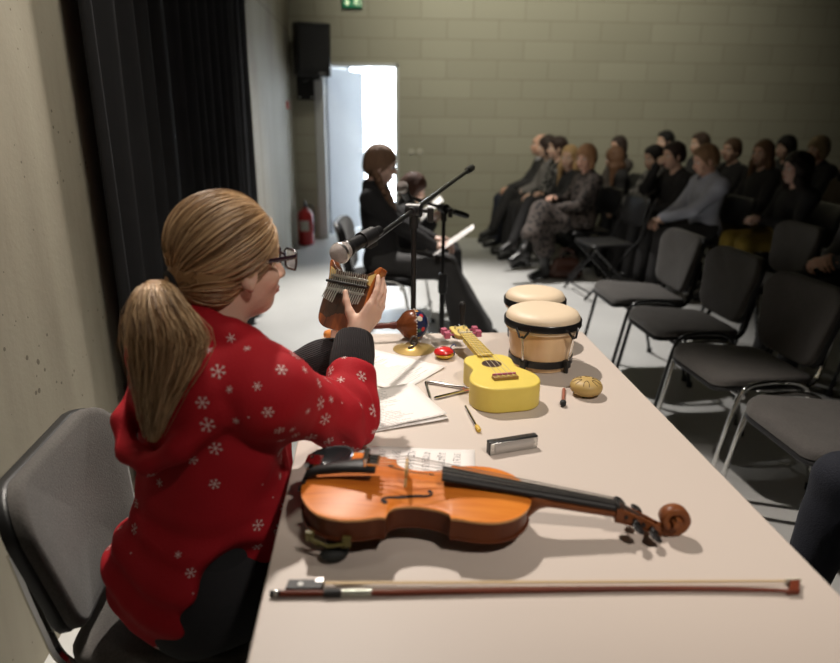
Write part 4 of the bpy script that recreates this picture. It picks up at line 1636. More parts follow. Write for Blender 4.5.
for side in (-1, 1):
    for y in (0.435, 0.472):
        mb = MB().cyl((side * 0.024, y, 0.056), (side * 0.040, y, 0.056), 0.0032, n=8).box((side * 0.047, y, 0.056), (0.016, 0.020, 0.018))
        mb.build('tuner', M_PINK, uk, bevel=0.003)
        MB().cyl((side * 0.013, y, 0.060), (side * 0.013, y, 0.071), 0.0030, n=8).build('string_post', M_STEEL, uk)
br = MB().box((0, 0.062, 0.0655), (0.062, 0.020, 0.008)).build('bridge', mat('bridge_brown', (0.30, 0.17, 0.04), 0.5), uk, bevel=0.0015)
MB().box((0, 0.070, 0.0705), (0.058, 0.005, 0.005)).build('saddle', M_PINK, br, smooth=0)
mb = MB()
for i in range(4):
    mb.box((-0.0195 + 0.013 * i, 0.057, 0.0702), (0.006, 0.007, 0.003))
mb.build('string_knot', mat('gold_foil', (0.52, 0.42, 0.12), 0.4, 0.4), br, smooth=0)
for i in range(4):
    x = -0.0195 + 0.013 * i
    MB().tube([(x, 0.058, 0.0705), (x, 0.070, 0.0738), (x * 0.66, 0.402, 0.0740), ((-1 if i < 2 else 1) * 0.013, 0.435 if i in (0, 3) else 0.472, 0.068)], 0.0006, 6).build('string', mat('nylon_string', (0.55, 0.48, 0.35), 0.4), uk)

# ------------------------------------------------------------------ bongos: two drums joined by a block
bg = thing('bongo_drums', 'pair of pale wooden bongos with cream skins and black rims', 'drums', (0.452, 1.682, TT))
bg.rotation_euler = (0, 0, math.radians(-4))


def m_drumwood():
    t = NT('bongo_wood', 0.3)
    s = t.sep()
    g = t.noise(3.2, t.mapping((3, 3, 0.5)), 5)
    b = t.noise(24, t.mapping((1, 1, 0.05)), 3)
    t.b.inputs['Coat Weight'].default_value = 0.4
    f = t.math('ADD', t.math('MULTIPLY', g, 0.7), t.math('MULTIPLY', b, 0.3))
    return t.color(t.ramp(f, [(0.32, (0.58, 0.33, 0.15)), (0.48, (0.72, 0.47, 0.25)), (0.68, (0.82, 0.60, 0.36))]))


M_DW = m_drumwood()
M_SKIN = mat('drum_skin', (0.74, 0.60, 0.43), 0.5, var=0.05, vscale=10)
for cx_, cy_, R0, R1 in ((0.0, 0.0, 0.094, 0.080), (0.012, 0.200, 0.083, 0.070)):
    T = Matrix.Translation((cx_, cy_, 0))
    MB().lathe([(R1 - 0.006, 0.0), (R1, 0.002), (R1 + 0.003, 0.03), (R0 - 0.004, 0.10), (R0, 0.135), (R0 - 0.003, 0.140), (R0 - 0.012, 0.140)], 48, T).build('drum_shell', M_DW, bg, smooth=40)
    MB().lathe([(R0 + 0.0045, 0.108), (R0 + 0.0045, 0.140), (R0 - 0.002, 0.150), (R0 - 0.016, 0.1565), (R0 - 0.040, 0.1585), (0.001, 0.159)], 48, T).build('drum_skin', M_SKIN, bg, smooth=60)
    MB().lathe([(R0 + 0.005, 0.117), (R0 + 0.0095, 0.117), (R0 + 0.0095, 0.133), (R0 + 0.007, 0.136), (R0 + 0.0045, 0.133), (R0 + 0.005, 0.117)], 48, T).build('rim', M_BLACKMETAL, bg, smooth=40)
    MB().lathe([(R1 + 0.001, 0.014), (R1 + 0.0065, 0.014), (R1 + 0.0065, 0.033), (R1 + 0.001, 0.033)], 48, T).build('base_ring', M_BLACKMETAL, bg, smooth=40)
    for k in range(4):
        a = math.radians(-90 + (38 if k % 2 else -38) + (0 if k < 2 else 180))
        ca, sa = math.cos(a), math.sin(a)
        rt, rb_ = R0 + 0.014, R1 + 0.012
        mb = MB(T)
        t_ = Vector((-sa, ca, 0))
        c0 = Vector((ca * rt, sa * rt, 0.112))
        mb.tube([c0 + t_ * 0.020 + Vector((-ca * .004, -sa * .004, 0.012)), c0 + t_ * 0.006 + Vector((ca * .003, sa * .003, -0.010)), c0 - t_ * 0.006 + Vector((ca * .003, sa * .003, -0.010)), c0 - t_ * 0.020 + Vector((-ca * .004, -sa * .004, 0.012))], 0.0030, 8)
        lg = mb.build('lug', M_BLACKMETAL, bg)
        MB(T).tube([(ca * rt, sa * rt, 0.106), (ca * rb_, sa * rb_, 0.016)], 0.0026, 8).cyl((ca * rb_, sa * rb_, 0.022), (ca * rb_, sa * rb_, 0.008), 0.0055, n=6).build('tension_rod', M_CHROME, lg)
        MB(T).box((ca * rb_, sa * rb_, 0.025), (0.017, 0.017, 0.020), Matrix.Rotation(a, 3, 'Z')).cyl((ca * rb_, sa * rb_, 0.0), (ca * rb_, sa * rb_, 0.016), 0.0062, n=10).build('rod_foot', M_BLACK, lg, bevel=0.002)
MB().box((0.006, 0.108, 0.075), (0.045, 0.060, 0.05)).build('centre_block', M_DW, bg, bevel=0.004)

# ------------------------------------------------------------------ small instruments
td = thing('tongue_drum', 'small ochre tongue drum right of the bongos', 'drum', (0.512, 1.462, TT))
td.scale = (0.93, 0.93, 0.93)
M_OCH = mat('ochre_lacquer', (0.47, 0.32, 0.11), 0.5, 0.0, var=0.08, vscale=20)
MB().lathe([(0.012, 0.003), (0.028, 0.004), (0.039, 0.012), (0.042, 0.021), (0.0415, 0.028), (0.037, 0.036), (0.026, 0.042), (0.012, 0.0445), (0.001, 0.045)], 40).build('shell', M_OCH, td, smooth=60)
mb = MB()
for k in range(6):
    a = 2 * PI * k / 6 + 0.2
    pts = []
    for r, o_ in ((0.037, 0.20), (0.024, 0.24), (0.015, 0.0), (0.024, -0.24), (0.037, -0.20)):
        z = np.interp(r, [0.0, 0.012, 0.026, 0.037, 0.0415], [0.045, 0.0445, 0.042, 0.036, 0.028])
        pts.append((r * math.cos(a + o_), r * math.sin(a + o_), z))
    mb.tube(crom(pts, 3), 0.0009, 6)
mb.build('tongue_slot', mat('slot_dark', (0.03, 0.018, 0.008), 0.8), td)
mb = MB()
for k in range(3):
    a = 2 * PI * k / 3
    mb.cyl((0.022 * math.cos(a), 0.022 * math.sin(a), 0), (0.022 * math.cos(a), 0.022 * math.sin(a), 0.006), 0.005, n=10)
mb.build('foot', M_BLACK, td)

ml = thing('mallet', 'tiny red-brown mallet with a black rubber tip beside the tongue drum', 'mallet', (0.437, 1.395, TT))
ml.rotation_euler = (0, 0, math.radians(-17))
MB().cyl((0, 0.008, 0.006), (0, 0.095, 0.0045), 0.0036, 0.0042, 10).build('handle', mat('mallet_wood', (0.30, 0.10, 0.06), 0.5, var=0.1), ml)
MB().lathe([(0.001, -0.009), (0.006, -0.0085), (0.0075, -0.003), (0.0075, 0.004), (0.0055, 0.009), (0.001, 0.010)], 16, frame_z((0, 0.003, 0.0075), (0, 1, -0.03))).build('tip', mat('rest_rubber', (0.012, 0.014, 0.013), 0.7), ml)

bt = thing('triangle_beater', 'thin metal beater with yellow tip in front of the ukulele', 'beater', (0.2195, 1.272, TT))
bt.rotation_euler = (0, 0, math.radians(5))
MB().cyl((0, 0.014, 0.0045), (0, 0.128, 0.0032), 0.0030, n=10).build('rod', M_CHROME, bt)
MB().tube([(0, -0.004, 0.0055), (0, 0.0, 0.0055), (0, 0.012, 0.0055), (0, 0.020, 0.005), (0, 0.022, 0.005)], [0.0042, 0.0055, 0.0055, 0.0045, 0.003], 12).build('tip', mat('yellow_rubber', (0.62, 0.40, 0.05), 0.5), bt)

tr = thing('triangle', 'steel musical triangle lying half hidden behind the ukulele', 'triangle', (0.15, 1.47, TT))
A, B, Cc = Vector((-0.020, -0.028, 0.0045)), Vector((-0.023, 0.080, 0.0045)), Vector((0.088, 0.028, 0.0045))
pts = [A.lerp(B, t) for t in (0.0, 0.45, 0.9)] + [B.lerp(Cc, t) for t in (0.06, 0.5, 0.94)] + [Cc.lerp(A, t) for t in (0.06, 0.5, 0.90)]
MB().tube(crom([tuple(p) for p in pts], 4), 0.0042, 10).build('bar', M_CHROME, tr)
MB().tube(crom([(0.066, 0.018, 0.006), (0.078, 0.008, 0.011), (0.094, 0.022, 0.012), (0.092, 0.036, 0.006), (0.070, 0.038, 0.005)], 5, closed=True), 0.0016, 6, closed=True).build('cord', mat('orange_cord', (0.60, 0.13, 0.04), 0.7), tr)

hm = thing('harmonica', 'black and silver harmonica standing on its long edge', 'harmonica', (0.275, 1.190, TT))
hm.rotation_euler = (0, 0, math.radians(15))
MB().box((0, 0, 0.0140), (0.108, 0.015, 0.028)).build('comb', mat('comb_black', (0.015, 0.015, 0.016), 0.4), hm, bevel=0.0015)
for sd in (-1, 1):
    cv = MB().box((0, sd * 0.0082, 0.0135), (0.104, 0.0016, 0.024)).build('reed_plate', M_STEEL, hm, bevel=0.0006)
    mb = MB()
    vs, fs = [], []
    n = 12
    for i in range(n + 1):
        t = i / n
        z = 0.0035 + 0.0215 * t
        d = 0.009 + 0.0022 * math.sin(PI * min(1, t * 1.15)) ** 0.6
        for x in (-0.043, 0.043):
            vs.append((x, sd * d, z))
    for i in range(n):
        fs.append((2 * i, 2 * i + 1, 2 * i + 3, 2 * i + 2))
    vs += [(-0.043, sd * 0.0085, 0.0035), (0.043, sd * 0.0085, 0.0035), (-0.043, sd * 0.0085, 0.025), (0.043, sd * 0.0085, 0.025)]
    fs.append(tuple([2 * i for i in range(n + 1)] + [2 * n + 4, 2 * n + 2]))
    fs.append(tuple([2 * i + 1 for i in range(n + 1)] + [2 * n + 5, 2 * n + 3]))
    mb.add(vs, fs).build('cover_plate', mat('satin_nickel', (0.50, 0.48, 0.46), 0.45, 0.5, var=0.05), hm, smooth=50)
    for x in (-0.048, 0.048):
        MB().cyl((x, sd * 0.0085, 0.0135), (x, sd * 0.0105, 0.0135), 0.0022, n=10).build('screw', M_CHROME, cv)
mb = MB()
for i in range(10):
    mb.box((-0.040 + 0.0089 * i, 0, 0.0279), (0.0058, 0.007, 0.0008))
mb.build('mouth_hole', mat('slot_dark', (0.03, 0.018, 0.008), 0.8), hm, smooth=0)

cs = thing('castanet', 'small round castanet with red top and yellow underside', 'castanet', (0.193, 1.735, TT))
prof = [(0.001, 0.0), (0.014, 0.001), (0.024, 0.006), (0.0275, 0.013), (0.0265, 0.0145), (0.001, 0.0145)]
MB().lathe(prof, 32).build('lower_half', mat('yellow_lacquer', (0.68, 0.42, 0.03), 0.3, coat=0.3), cs, smooth=50)
MB().lathe([(0.001, 0.0165), (0.0265, 0.0165), (0.0278, 0.018), (0.0255, 0.0245), (0.016, 0.0295), (0.001, 0.031)], 32, Matrix.Rotation(-0.06, 4, 'Y')).build('upper_half', mat('red_lacquer', (0.58, 0.02, 0.02), 0.25, coat=0.4), cs, smooth=50)
MB().tube(crom([(0.020, -0.004, 0.006), (0.028, -0.006, 0.012), (0.026, -0.004, 0.022), (0.018, 0.0, 0.030), (0.022, 0.010, 0.032), (0.030, 0.012, 0.036), (0.034, 0.008, 0.030)], 5), 0.0016, 6).build('cord', mat('blue_cord', (0.03, 0.05, 0.16), 0.7), cs)

cy = thing('cymbal', 'flat brass finger cymbal with a dark strap lying on the papers', 'cymbal', (0.113, 1.812, TT))
MB().lathe([(0.060, 0.0005), (0.0605, 0.0015), (0.040, 0.005), (0.022, 0.008), (0.016, 0.013), (0.008, 0.0165), (0.001, 0.017), (0.001, 0.016), (0.007, 0.0155), (0.0155, 0.012), (0.0215, 0.007), (0.040, 0.0035)], 48).build('disc', mat('brass', (0.56, 0.38, 0.13), 0.32, 0.75, var=0.1, vscale=20), cy, smooth=60)
mb = MB().tube(crom([(-0.004, 0, 0.016), (-0.010, 0.002, 0.026), (0.0, 0.004, 0.037), (0.010, 0.0, 0.027), (0.004, -0.002, 0.016)], 5), 0.0042, 8).ell((0, 0, 0.019), (0.011, 0.010, 0.006), None, 12, 8)
mb.tube(crom([(0.006, -0.006, 0.018), (-0.004, -0.016, 0.014), (-0.018, -0.018, 0.011)], 4), 0.003, 6)
mb.build('strap', mat('dark_leather', (0.045, 0.03, 0.02), 0.6, var=0.3, vscale=60), cy)

ma = thing('maraca', 'wooden maraca with a painted flowered band behind the brass cymbal', 'maraca', (0.116, 1.902, TT + 0.047))
ma.rotation_euler = (0, 0, math.radians(6))


def m_paint():
    t = NT('painted_gourd', 0.25)
    v = t.N.new('ShaderNodeTexVoronoi')
    v.inputs['Scale'].default_value = 46
    t.L.new(t.obj, v.inputs['Vector'])
    sp = t.sep(v.outputs['Color'])
    dots = t.math('LESS_THAN', v.outputs['Distance'], 0.42)
    c = t.ramp(sp[0], [(0.0, (0.50, 0.03, 0.03)), (0.30, (0.50, 0.03, 0.03)), (0.34, (0.60, 0.38, 0.05)), (0.55, (0.60, 0.38, 0.05)), (0.60, (0.02, 0.10, 0.06)), (0.72, (0.60, 0.55, 0.45)), (0.85, (0.03, 0.05, 0.20))])
    c = t.mix(dots, (0.012, 0.02, 0.07), c)
    return t.color(c)


rm = 0.046
prof = [(0.010, -0.052), (0.018, -0.043), (0.030, -0.034)] + [(rm * math.cos(a), rm * math.sin(a)) for a in np.linspace(-0.72, 0.12, 9)]
Ma = rot_axes((0, 1, 0), (0, 0, 1), (1, 0, 0))
MB(Ma).lathe(prof, 32).build('gourd', m_varnish('gourd_wood', (0.075, 0.020, 0.008), (0.13, 0.036, 0.012), (0.19, 0.058, 0.018), 0.25), ma, smooth=60)
MB(Ma).lathe([(rm * math.cos(a) + 0.0004, rm * math.sin(a)) for a in np.linspace(0.10, 1.57, 14)], 32).build('painted_band', m_paint(), ma, smooth=60)
mb = MB()
for i in range(30):
    a = 2 * PI * i / 30
    mb.ell((rm * math.sin(0.09), rm * 1.0 * math.cos(a), rm * math.sin(a)), 0.0022, None, 6, 4)
mb.build('dotted_ring', mat('ivory_plate', (0.62, 0.58, 0.48), 0.4), ma)
MB(Ma).lathe([(0.001, -0.205), (0.011, -0.203), (0.0135, -0.19), (0.0095, -0.12), (0.0085, -0.075), (0.0115, -0.060), (0.0105, -0.045)], 20).build('handle', m_varnish('maraca_handle_wood', (0.06, 0.014, 0.01), (0.10, 0.022, 0.014), (0.13, 0.03, 0.018)), ma, smooth=60)

hb = thing('hand_bell', 'small chrome bell with upright black handle behind the ukulele headstock', 'bell', (0.266, 1.920, TT))
hb.scale = (1.2, 1.2, 1.2)
MB().lathe([(0.024, 0.0), (0.025, 0.001), (0.021, 0.008), (0.018, 0.018), (0.016, 0.026), (0.009, 0.032), (0.001, 0.033)], 28).build('bell_cup', M_CHROME, hb, smooth=60)
MB().lathe([(0.005, 0.032), (0.0065, 0.040), (0.0055, 0.052), (0.0085, 0.070), (0.0095, 0.085), (0.006, 0.093), (0.001, 0.094)], 18).build('handle', M_EBONY, hb, smooth=60)

sh = thing('egg_shaker', 'small yellow shaker with an orange band behind the black sleeves', 'shaker', (-0.128, 1.905, TT + 0.017))
mb = MB(Matrix.Rotation(1.3, 4, 'Z') @ Matrix.Rotation(PI / 2, 4, 'X'))
MB(mb.M).lathe([(0.001, -0.026), (0.010, -0.023), (0.016, -0.010), (0.017, 0.004)], 20).build('lower_shell', mat('orange_lacquer', (0.62, 0.22, 0.05), 0.4), sh, smooth=60)
MB(mb.M).lathe([(0.017, 0.004), (0.0145, 0.018), (0.008, 0.028), (0.001, 0.031)], 20).build('upper_shell', mat('yellow_lacquer', (0.68, 0.42, 0.03), 0.3), sh, smooth=60)

# ------------------------------------------------------------------ papers
def m_page(name, kind):
    t = NT(name, 0.75)
    s = t.sep()
    paper = (0.80, 0.76, 0.73)
    if kind == 'text':
        ln = t.math('FRACT', t.math('MULTIPLY', s[1], 130.0))
        on = t.math('MULTIPLY', t.math('GREATER_THAN', ln, 0.35), t.math('LESS_THAN', ln, 0.78))
        wv = t.noise(1.0, t.mapping((420, 130, 1)), 1.0)
        row = t.math('FLOOR', t.math('MULTIPLY', s[1], 130.0))
        endn = t.N.new('ShaderNodeTexWhiteNoise')
        endn.noise_dimensions = '1D'
        t.L.new(row, endn.inputs['W'])
        on = t.math('MULTIPLY', on, t.math('GREATER_THAN', wv, 0.42))
        on = t.math('MULTIPLY', on, t.math('LESS_THAN', s[0], t.math('MULTIPLY_ADD', endn.outputs['Value'], 0.06, 0.015)))
        on = t.math('MULTIPLY', on, t.math('GREATER_THAN', s[0], -0.085))
        on = t.math('MULTIPLY', on, t.math('LESS_THAN', t.math('ABSOLUTE', s[1]), 0.128))
        c = t.mix(t.math('MULTIPLY', on, 0.55), paper, (0.16, 0.14, 0.14))
    else:
        p = t.math('MULTIPLY', s[1], 1.0 / 0.030)
        fr = t.math('FRACT', p)
        st = t.math('FRACT', t.math('MULTIPLY', fr, 10.0))
        line = t.math('MULTIPLY', t.math('LESS_THAN', st, 0.22), t.math('LESS_THAN', fr, 0.42))
        v = t.N.new('ShaderNodeTexVoronoi')
        v.inputs['Scale'].default_value = 1.0
        v.inputs['Randomness'].default_value = 0.8
        t.L.new(t.mapping((120, 210, 1)), v.inputs['Vector'])
        note = t.math('MULTIPLY', t.math('LESS_THAN', v.outputs['Distance'], 0.33), t.math('LESS_THAN', fr, 0.55))
        stem = t.math('MULTIPLY', t.math('LESS_THAN', t.math('FRACT', t.math('MULTIPLY', s[0], 95.0)), 0.10), t.math('LESS_THAN', fr, 0.45))
        on = t.math('MAXIMUM', t.math('MULTIPLY', line, 0.55), t.math('MULTIPLY', t.math('MAXIMUM', note, stem), 0.85))
        on = t.math('MULTIPLY', on, t.math('LESS_THAN', t.math('ABSOLUTE', s[0]), 0.092))
        on = t.math('MULTIPLY', on, t.math('LESS_THAN', t.math('ABSOLUTE', s[1]), 0.130))
        c = t.mix(on, paper, (0.10, 0.09, 0.10))
    return t.color(c)


M_TEXT, M_MUSIC = m_page('printed_page', 'text'), m_page('music_page', 'music')


def sheet(label, x, y, rz_, z, m, curl=0.004, size=(0.21, 0.297), name='sheet_of_paper', cat='paper', bend=0.0):
    """one sheet, gently curled at its edges"""
    mb = MB()
    vs, fs = [], []
    n, k = 10, 12
    for i in range(n + 1):
        for j in range(k + 1):
            u, v = i / n - 0.5, j / k - 0.5
            zz = curl * (abs(2 * u) ** 3 * 0.6 + abs(2 * v) ** 4 * 0.6 * (1 if u > 0 else 0.4)) + bend * max(0, u + v * 0.5) ** 2
            vs.append((u * size[0], v * size[1], zz))
    for i in range(n):
        for j in range(k):
            a = i * (k + 1) + j
            fs.append((a, a + k + 1, a + k + 2, a + 1))
    o = mb.add(vs, fs).build(name, m, None, smooth=180)
    s_ = o.modifiers.new('thick', 'SOLIDIFY')
    s_.thickness = 0.0004
    s_.offset = 1
    o.location = (x, y, z)
    o.rotation_euler = (0, 0, rz_)
    return tag(o, label, cat)


sheet('sheet of printed music lying behind the violin', 0.037, 1.105, math.radians(82), TT + 0.0006, M_MUSIC, 0.002, name='music_sheet', cat='sheet music')
sheet('printed page beside the brass cymbal, its corner reaching towards the castanet', 0.008, 1.665, math.radians(52), TT + 0.0006, M_TEXT, 0.004)
sheet('page of printed text under the red sleeve, upper one of two', 0.000, 1.392, math.radians(20), TT + 0.0052, M_TEXT, 0.005, (0.27, 0.20))
sheet('white page whose edge shows just below the printed page by the sleeve', 0.004, 1.387, math.radians(17), TT + 0.0024, M_TEXT, 0.003, (0.27, 0.20))


# ------------------------------------------------------------------ the girl playing the kalimba
V3 = lambda *a: np.array(a, float)
KW = nrm((0.78, -0.62, 0.0))
KU = nrm((0.31, 0.39, 0.866))
KN = np.cross(KW, KU)
KC = V3(-0.060, 1.425, 1.056)


def board(x, y, z):
    return KC + KW * x + KU * y + KN * z


def ornament_mat():
    t = NT('kalimba_wood', 0.25)
    s = t.sep()
    g = t.noise(26, t.mapping((1, 0.05, 1)), 3)
    hi = t.math('SUBTRACT', s[1], t.math('MULTIPLY', t.noise(20, t.mapping((1, 0.25, 1))), 0.09))
    dark = t.math('MULTIPLY', t.math('GREATER_THAN', hi, -0.083), t.math('LESS_THAN', t.math('ABSOLUTE', s[0]), 0.058))
    c = t.ramp(g, [(0.36, (0.05, 0.014, 0.008)), (0.5, (0.26, 0.065, 0.015)), (0.64, (0.44, 0.13, 0.028))])
    c = t.mix(t.math('MULTIPLY', dark, 0.85), c, (0.030, 0.014, 0.009))
    t.b.inputs['Coat Weight'].default_value = 0.5
    return t.color(c)


ka = thing('kalimba', 'dark wooden thumb piano with two horns held in the girl\'s hands', 'kalimba', (0, 0, 0))
ka.matrix_world = Matrix(((KW[0], KU[0], KN[0], KC[0]), (KW[1], KU[1], KN[1], KC[1]), (KW[2], KU[2], KN[2], KC[2]), (0, 0, 0, 1)))
ko = crom([(0.0, -0.074), (0.034, -0.072), (0.054, -0.058), (0.060, -0.028), (0.060, 0.010), (0.064, 0.045), (0.074, 0.076), (0.068, 0.082), (0.054, 0.070), (0.036, 0.060), (0.0, 0.056)], 4)
ring = [tuple(p) for p in ko] + [(-x, y) for x, y in [tuple(p) for p in ko][::-1][1:-1]]
MB().prism(ring, -0.014, 0.010).build('board', ornament_mat(), ka, smooth=40, bevel=0.004, seg=3)
M_INLAY = mat('pale_inlay', (0.62, 0.42, 0.14), 0.4, var=0.1)
for q in (-1, 1):
    o_ = [(q * 0.047, 0.040), (q * 0.058, 0.036), (q * 0.065, 0.066), (q * 0.056, 0.062), (q * 0.047, 0.057)]
    MB().prism(o_ if q > 0 else o_[::-1], 0.0095, 0.0108).build('inlay', M_INLAY, ka, smooth=0)
MB().cyl((-0.058, 0.030, 0.018), (0.058, 0.030, 0.018), 0.0032, n=10).build('pressure_bar', M_BLACKMETAL, ka)
mb = MB().box((0, 0.045, 0.0135), (0.105, 0.006, 0.008)).box((0, 0.014, 0.0135), (0.108, 0.005, 0.008))
mb.build('tine_bridge', M_STEEL, ka, bevel=0.001)
for i in range(17):
    x = -0.050 + 0.100 * i / 16
    yl = (-0.022 + 0.012 * abs(i - 8) / 8.0) if abs(i - 8) > 2 else 0.006
    MB().tube([(x, 0.058, 0.021), (x, 0.045, 0.0178), (x, 0.030, 0.0145), (x, 0.014, 0.0178), (x * 1.01, yl + 0.01, 0.0215), (x * 1.01, yl, 0.0235)], 0.00135, 6, sx=1.0).build('tine', M_STEEL, ka)

GF = nrm((0.80, 0.60, -0.04))
GU = V3(0, 0, 1)
GRt = nrm(np.cross(GF, GU))
GU = np.cross(GRt, GF)
GS = 0.93
G = dict(pelvis=V3(-0.365, 1.105, 0.575), neck=V3(-0.290, 1.165, 1.035), head=V3(-0.257, 1.205, 1.188), HR=np.stack([GRt, GF, GU], 1),
         sh=[V3(-0.408, 1.268, 0.990), V3(-0.186, 1.075, 0.985)], el=[V3(-0.215, 1.43, 0.875), V3(-0.058, 1.205, 0.866)])
wR = board(0.060, -0.076, 0.010)
wL = board(-0.020, -0.120, -0.050)
G['wr'] = [wL, wR]
pr = nrm(V3(0.45, -0.89, 0))
td_ = nrm(V3(0.89, 0.45, -0.02))
G['hip'] = [G['pelvis'] - pr * 0.075, G['pelvis'] + pr * 0.075]
G['kn'] = [h_ + td_ * 0.40 + V3(0, 0, -0.02) for h_ in G['hip']]
G['an'] = [k_ + V3(-0.03, 0.03, -0.455) for k_ in G['kn']]
G['toe'] = [a_ + td_ * 0.15 + V3(0, 0, -0.055) for a_ in G['an']]
groot = thing('person', 'girl with a blond ponytail and glasses in a red snowflake hoodie playing a thumb piano', 'person', (-0.39, 1.10, 0), world=True)
S = SDF()
GT = add_torso(S, G, GS, -0.008, 0.92)
for i in (0, 1):
    add_leg(S, G, i, GS, -0.004)
    S.cone(G['an'][i], G['toe'][i], 0.028, 0.020, 0.02)
    add_arm(S, G, i, GS, -0.008)
S.cone(G['neck'] - GT[:, 2] * 0.03, G['head'] - GF * 0.022 - GU * 0.05, 0.049, 0.045, 0.03)
add_head(S, G['head'], G['HR'], GS)
fR = nrm(KU * 0.93 + KW * 0.26 - KN * 0.22)
S.cone(wR - nrm(wR - G['el'][1]) * 0.04, wR + fR * 0.02, 0.0225, 0.021, 0.02)
add_hand(S, wR, fR, -KW, KN, 0.80, (14, 18, 14), 0.98, (0.55, 0.52, 0.86), 10)
fL = nrm(KU * 0.9 + KW * 0.25 - KN * 0.05)
S.cone(wL - nrm(wL - G['el'][0]) * 0.04, wL + fL * 0.02, 0.0225, 0.021, 0.02)
add_hand(S, wL, fL, KN, -KW, 0.82, (4, 8, 8), 0.96, (0.6, 0.75, 0.1), 5)
V, Q = S.mesh(0.0035)
np_obj('body', V, Q, skin((0.66, 0.42, 0.32)), groot, 1)
face_parts(G, GS, groot, (0.10, 0.14, 0.16), (0.50, 0.20, 0.17), (0.28, 0.17, 0.08))
# nails on the visible right hand are too small to read; the glasses are not
HP = lambda x, y, z: G['head'] + G['HR'] @ (V3(x, y, z) * GS)
M_GLF = mat('glasses_frame', (0.030, 0.012, 0.020), 0.25, coat=0.4)
gl = MB()
for q in (-1, 1):
    o_ = [(q * (0.034 + 0.027 * cx_), 0.020 * cy_) for cx_, cy_ in ((-0.9, 0.75), (-0.6, 1.0), (0.7, 1.05), (1.0, 0.85), (0.97, -0.3), (0.75, -0.9), (-0.5, -1.0), (-0.85, -0.75))]
    gl.tube([HP(x, 0.112 - 1.2 * x * x, z + 0.0) for x, z in o_], 0.0024, 8, closed=True)
gl.tube([HP(x, 0.1135 - 0.5 * abs(x), 0.007) for x in (-0.010, -0.004, 0.004, 0.010)], 0.0024, 8)
gf = gl.build('glasses', M_GLF, groot)
for q in (-1, 1):
    mb = MB()
    pts = [HP(q * 0.060, 0.1075, 0.012), HP(q * 0.071, 0.098, 0.012), HP(q * 0.0765, 0.05, 0.010), HP(q * 0.0795, 0.0, 0.008), HP(q * 0.0775, -0.022, -0.004), HP(q * 0.072, -0.034, -0.022)]
    mb.tube(crom(pts, 4), 0.0044, 8, sx=0.42, up=tuple(GU))
    mb.build('temple', M_GLF, gf)
    o_ = [(q * (0.034 + 0.026 * cx_), 0.019 * cy_) for cx_, cy_ in ((-0.9, 0.75), (-0.6, 1.0), (0.7, 1.05), (1.0, 0.85), (0.97, -0.3), (0.75, -0.9), (-0.5, -1.0), (-0.85, -0.75))]
    mb = MB().add([HP(x, 0.1125 - 1.2 * x * x, z) for x, z in o_] + [HP(x, 0.1110 - 1.2 * x * x, z) for x, z in o_], [tuple(range(8)), tuple(range(8, 16))[::-1]] + [(i, 8 + i, 8 + (i + 1) % 8, (i + 1) % 8) for i in range(8)])
    mb.build('lens', mat('lens_glass', (1, 1, 1), 0.0, trans=1.0), gf, smooth=0)

# the hoodie
S = SDF()
add_torso(S, G, GS, 0.018, 0.96, 1.0, k=0.06)
up_ = GT[:, 2]
bk = -GT[:, 1]
S.ell(G['pelvis'] + up_ * 0.03 + bk * 0.02, (0.150, 0.118, 0.10), GT, 0.05)
for i in (0, 1):
    sh, el, wr = G['sh'][i], G['el'][i], G['wr'][i]
    S.cone(sh, el, 0.066, 0.056, 0.05)
    S.cone(el, el + (wr - el) * (0.50 if i else 0.42), 0.056, 0.050, 0.025)
    S.cone(el + (wr - el) * 0.05, el + (wr - el) * 0.14, 0.058, 0.058, 0.015)
for k_ in range(12):
    a = 2 * PI * k_ / 12
    b = 2 * PI * (k_ + 1) / 12
    ringp = lambda t: G['neck'] + GT[:, 0] * math.cos(t) * 0.072 + GT[:, 1] * (math.sin(t) * 0.070 + 0.012) + up_ * (0.026 - 0.030 * math.sin(t))
    S.cone(ringp(a), ringp(b), 0.018 + 0.006 * (math.sin(a) < 0), k=0.012)
S.ell(G['neck'] + bk * 0.085 - up_ * 0.055, (0.112, 0.050, 0.090), GT, 0.05)
hp_ = lambda a, b, c: G['neck'] + GT[:, 0] * a + bk * b + up_ * c
rim_ = [hp_(q * a, b, c) for q, a, b, c in ((1, .075, -.05, -.015), (1, .105, .0, -.02), (1, .118, .06, -.075), (1, .085, .115, -.145), (1, .03, .135, -.185), (-1, .03, .135, -.185), (-1, .085, .115, -.145), (-1, .118, .06, -.075), (-1, .105, .0, -.02), (-1, .075, -.05, -.015))]
for a, b in zip(rim_, rim_[1:]):
    S.cone(a, b, 0.017, k=0.022)
# loose front and hem
S.cone(G['pelvis'] + up_ * 0.16 + GT[:, 1] * 0.10 + GT[:, 0] * 0.05, G['pelvis'] + up_ * 0.26 + GT[:, 1] * 0.13 - GT[:, 0] * 0.02, 0.07, 0.08, 0.08)
S.cone(G['neck'] + up_ * 0.03 + GT[:, 1] * 0.02, G['neck'] + up_ * 0.25 + GT[:, 1] * 0.08, 0.056, 0.062, 0.010, True)
S.plane(G['pelvis'] - up_ * 0.045, -up_ + GT[:, 1] * 0.5, 0.012)
S.ell(G['pelvis'] + GT[:, 0] * 0.165 - GT[:, 1] * 0.015 + up_ * 0.005, (0.085, 0.095, 0.150), GT, 0.02, True)
S.plane(G['el'][1] + (wR - G['el'][1]) * 0.60, wR - G['el'][1], 0.004)


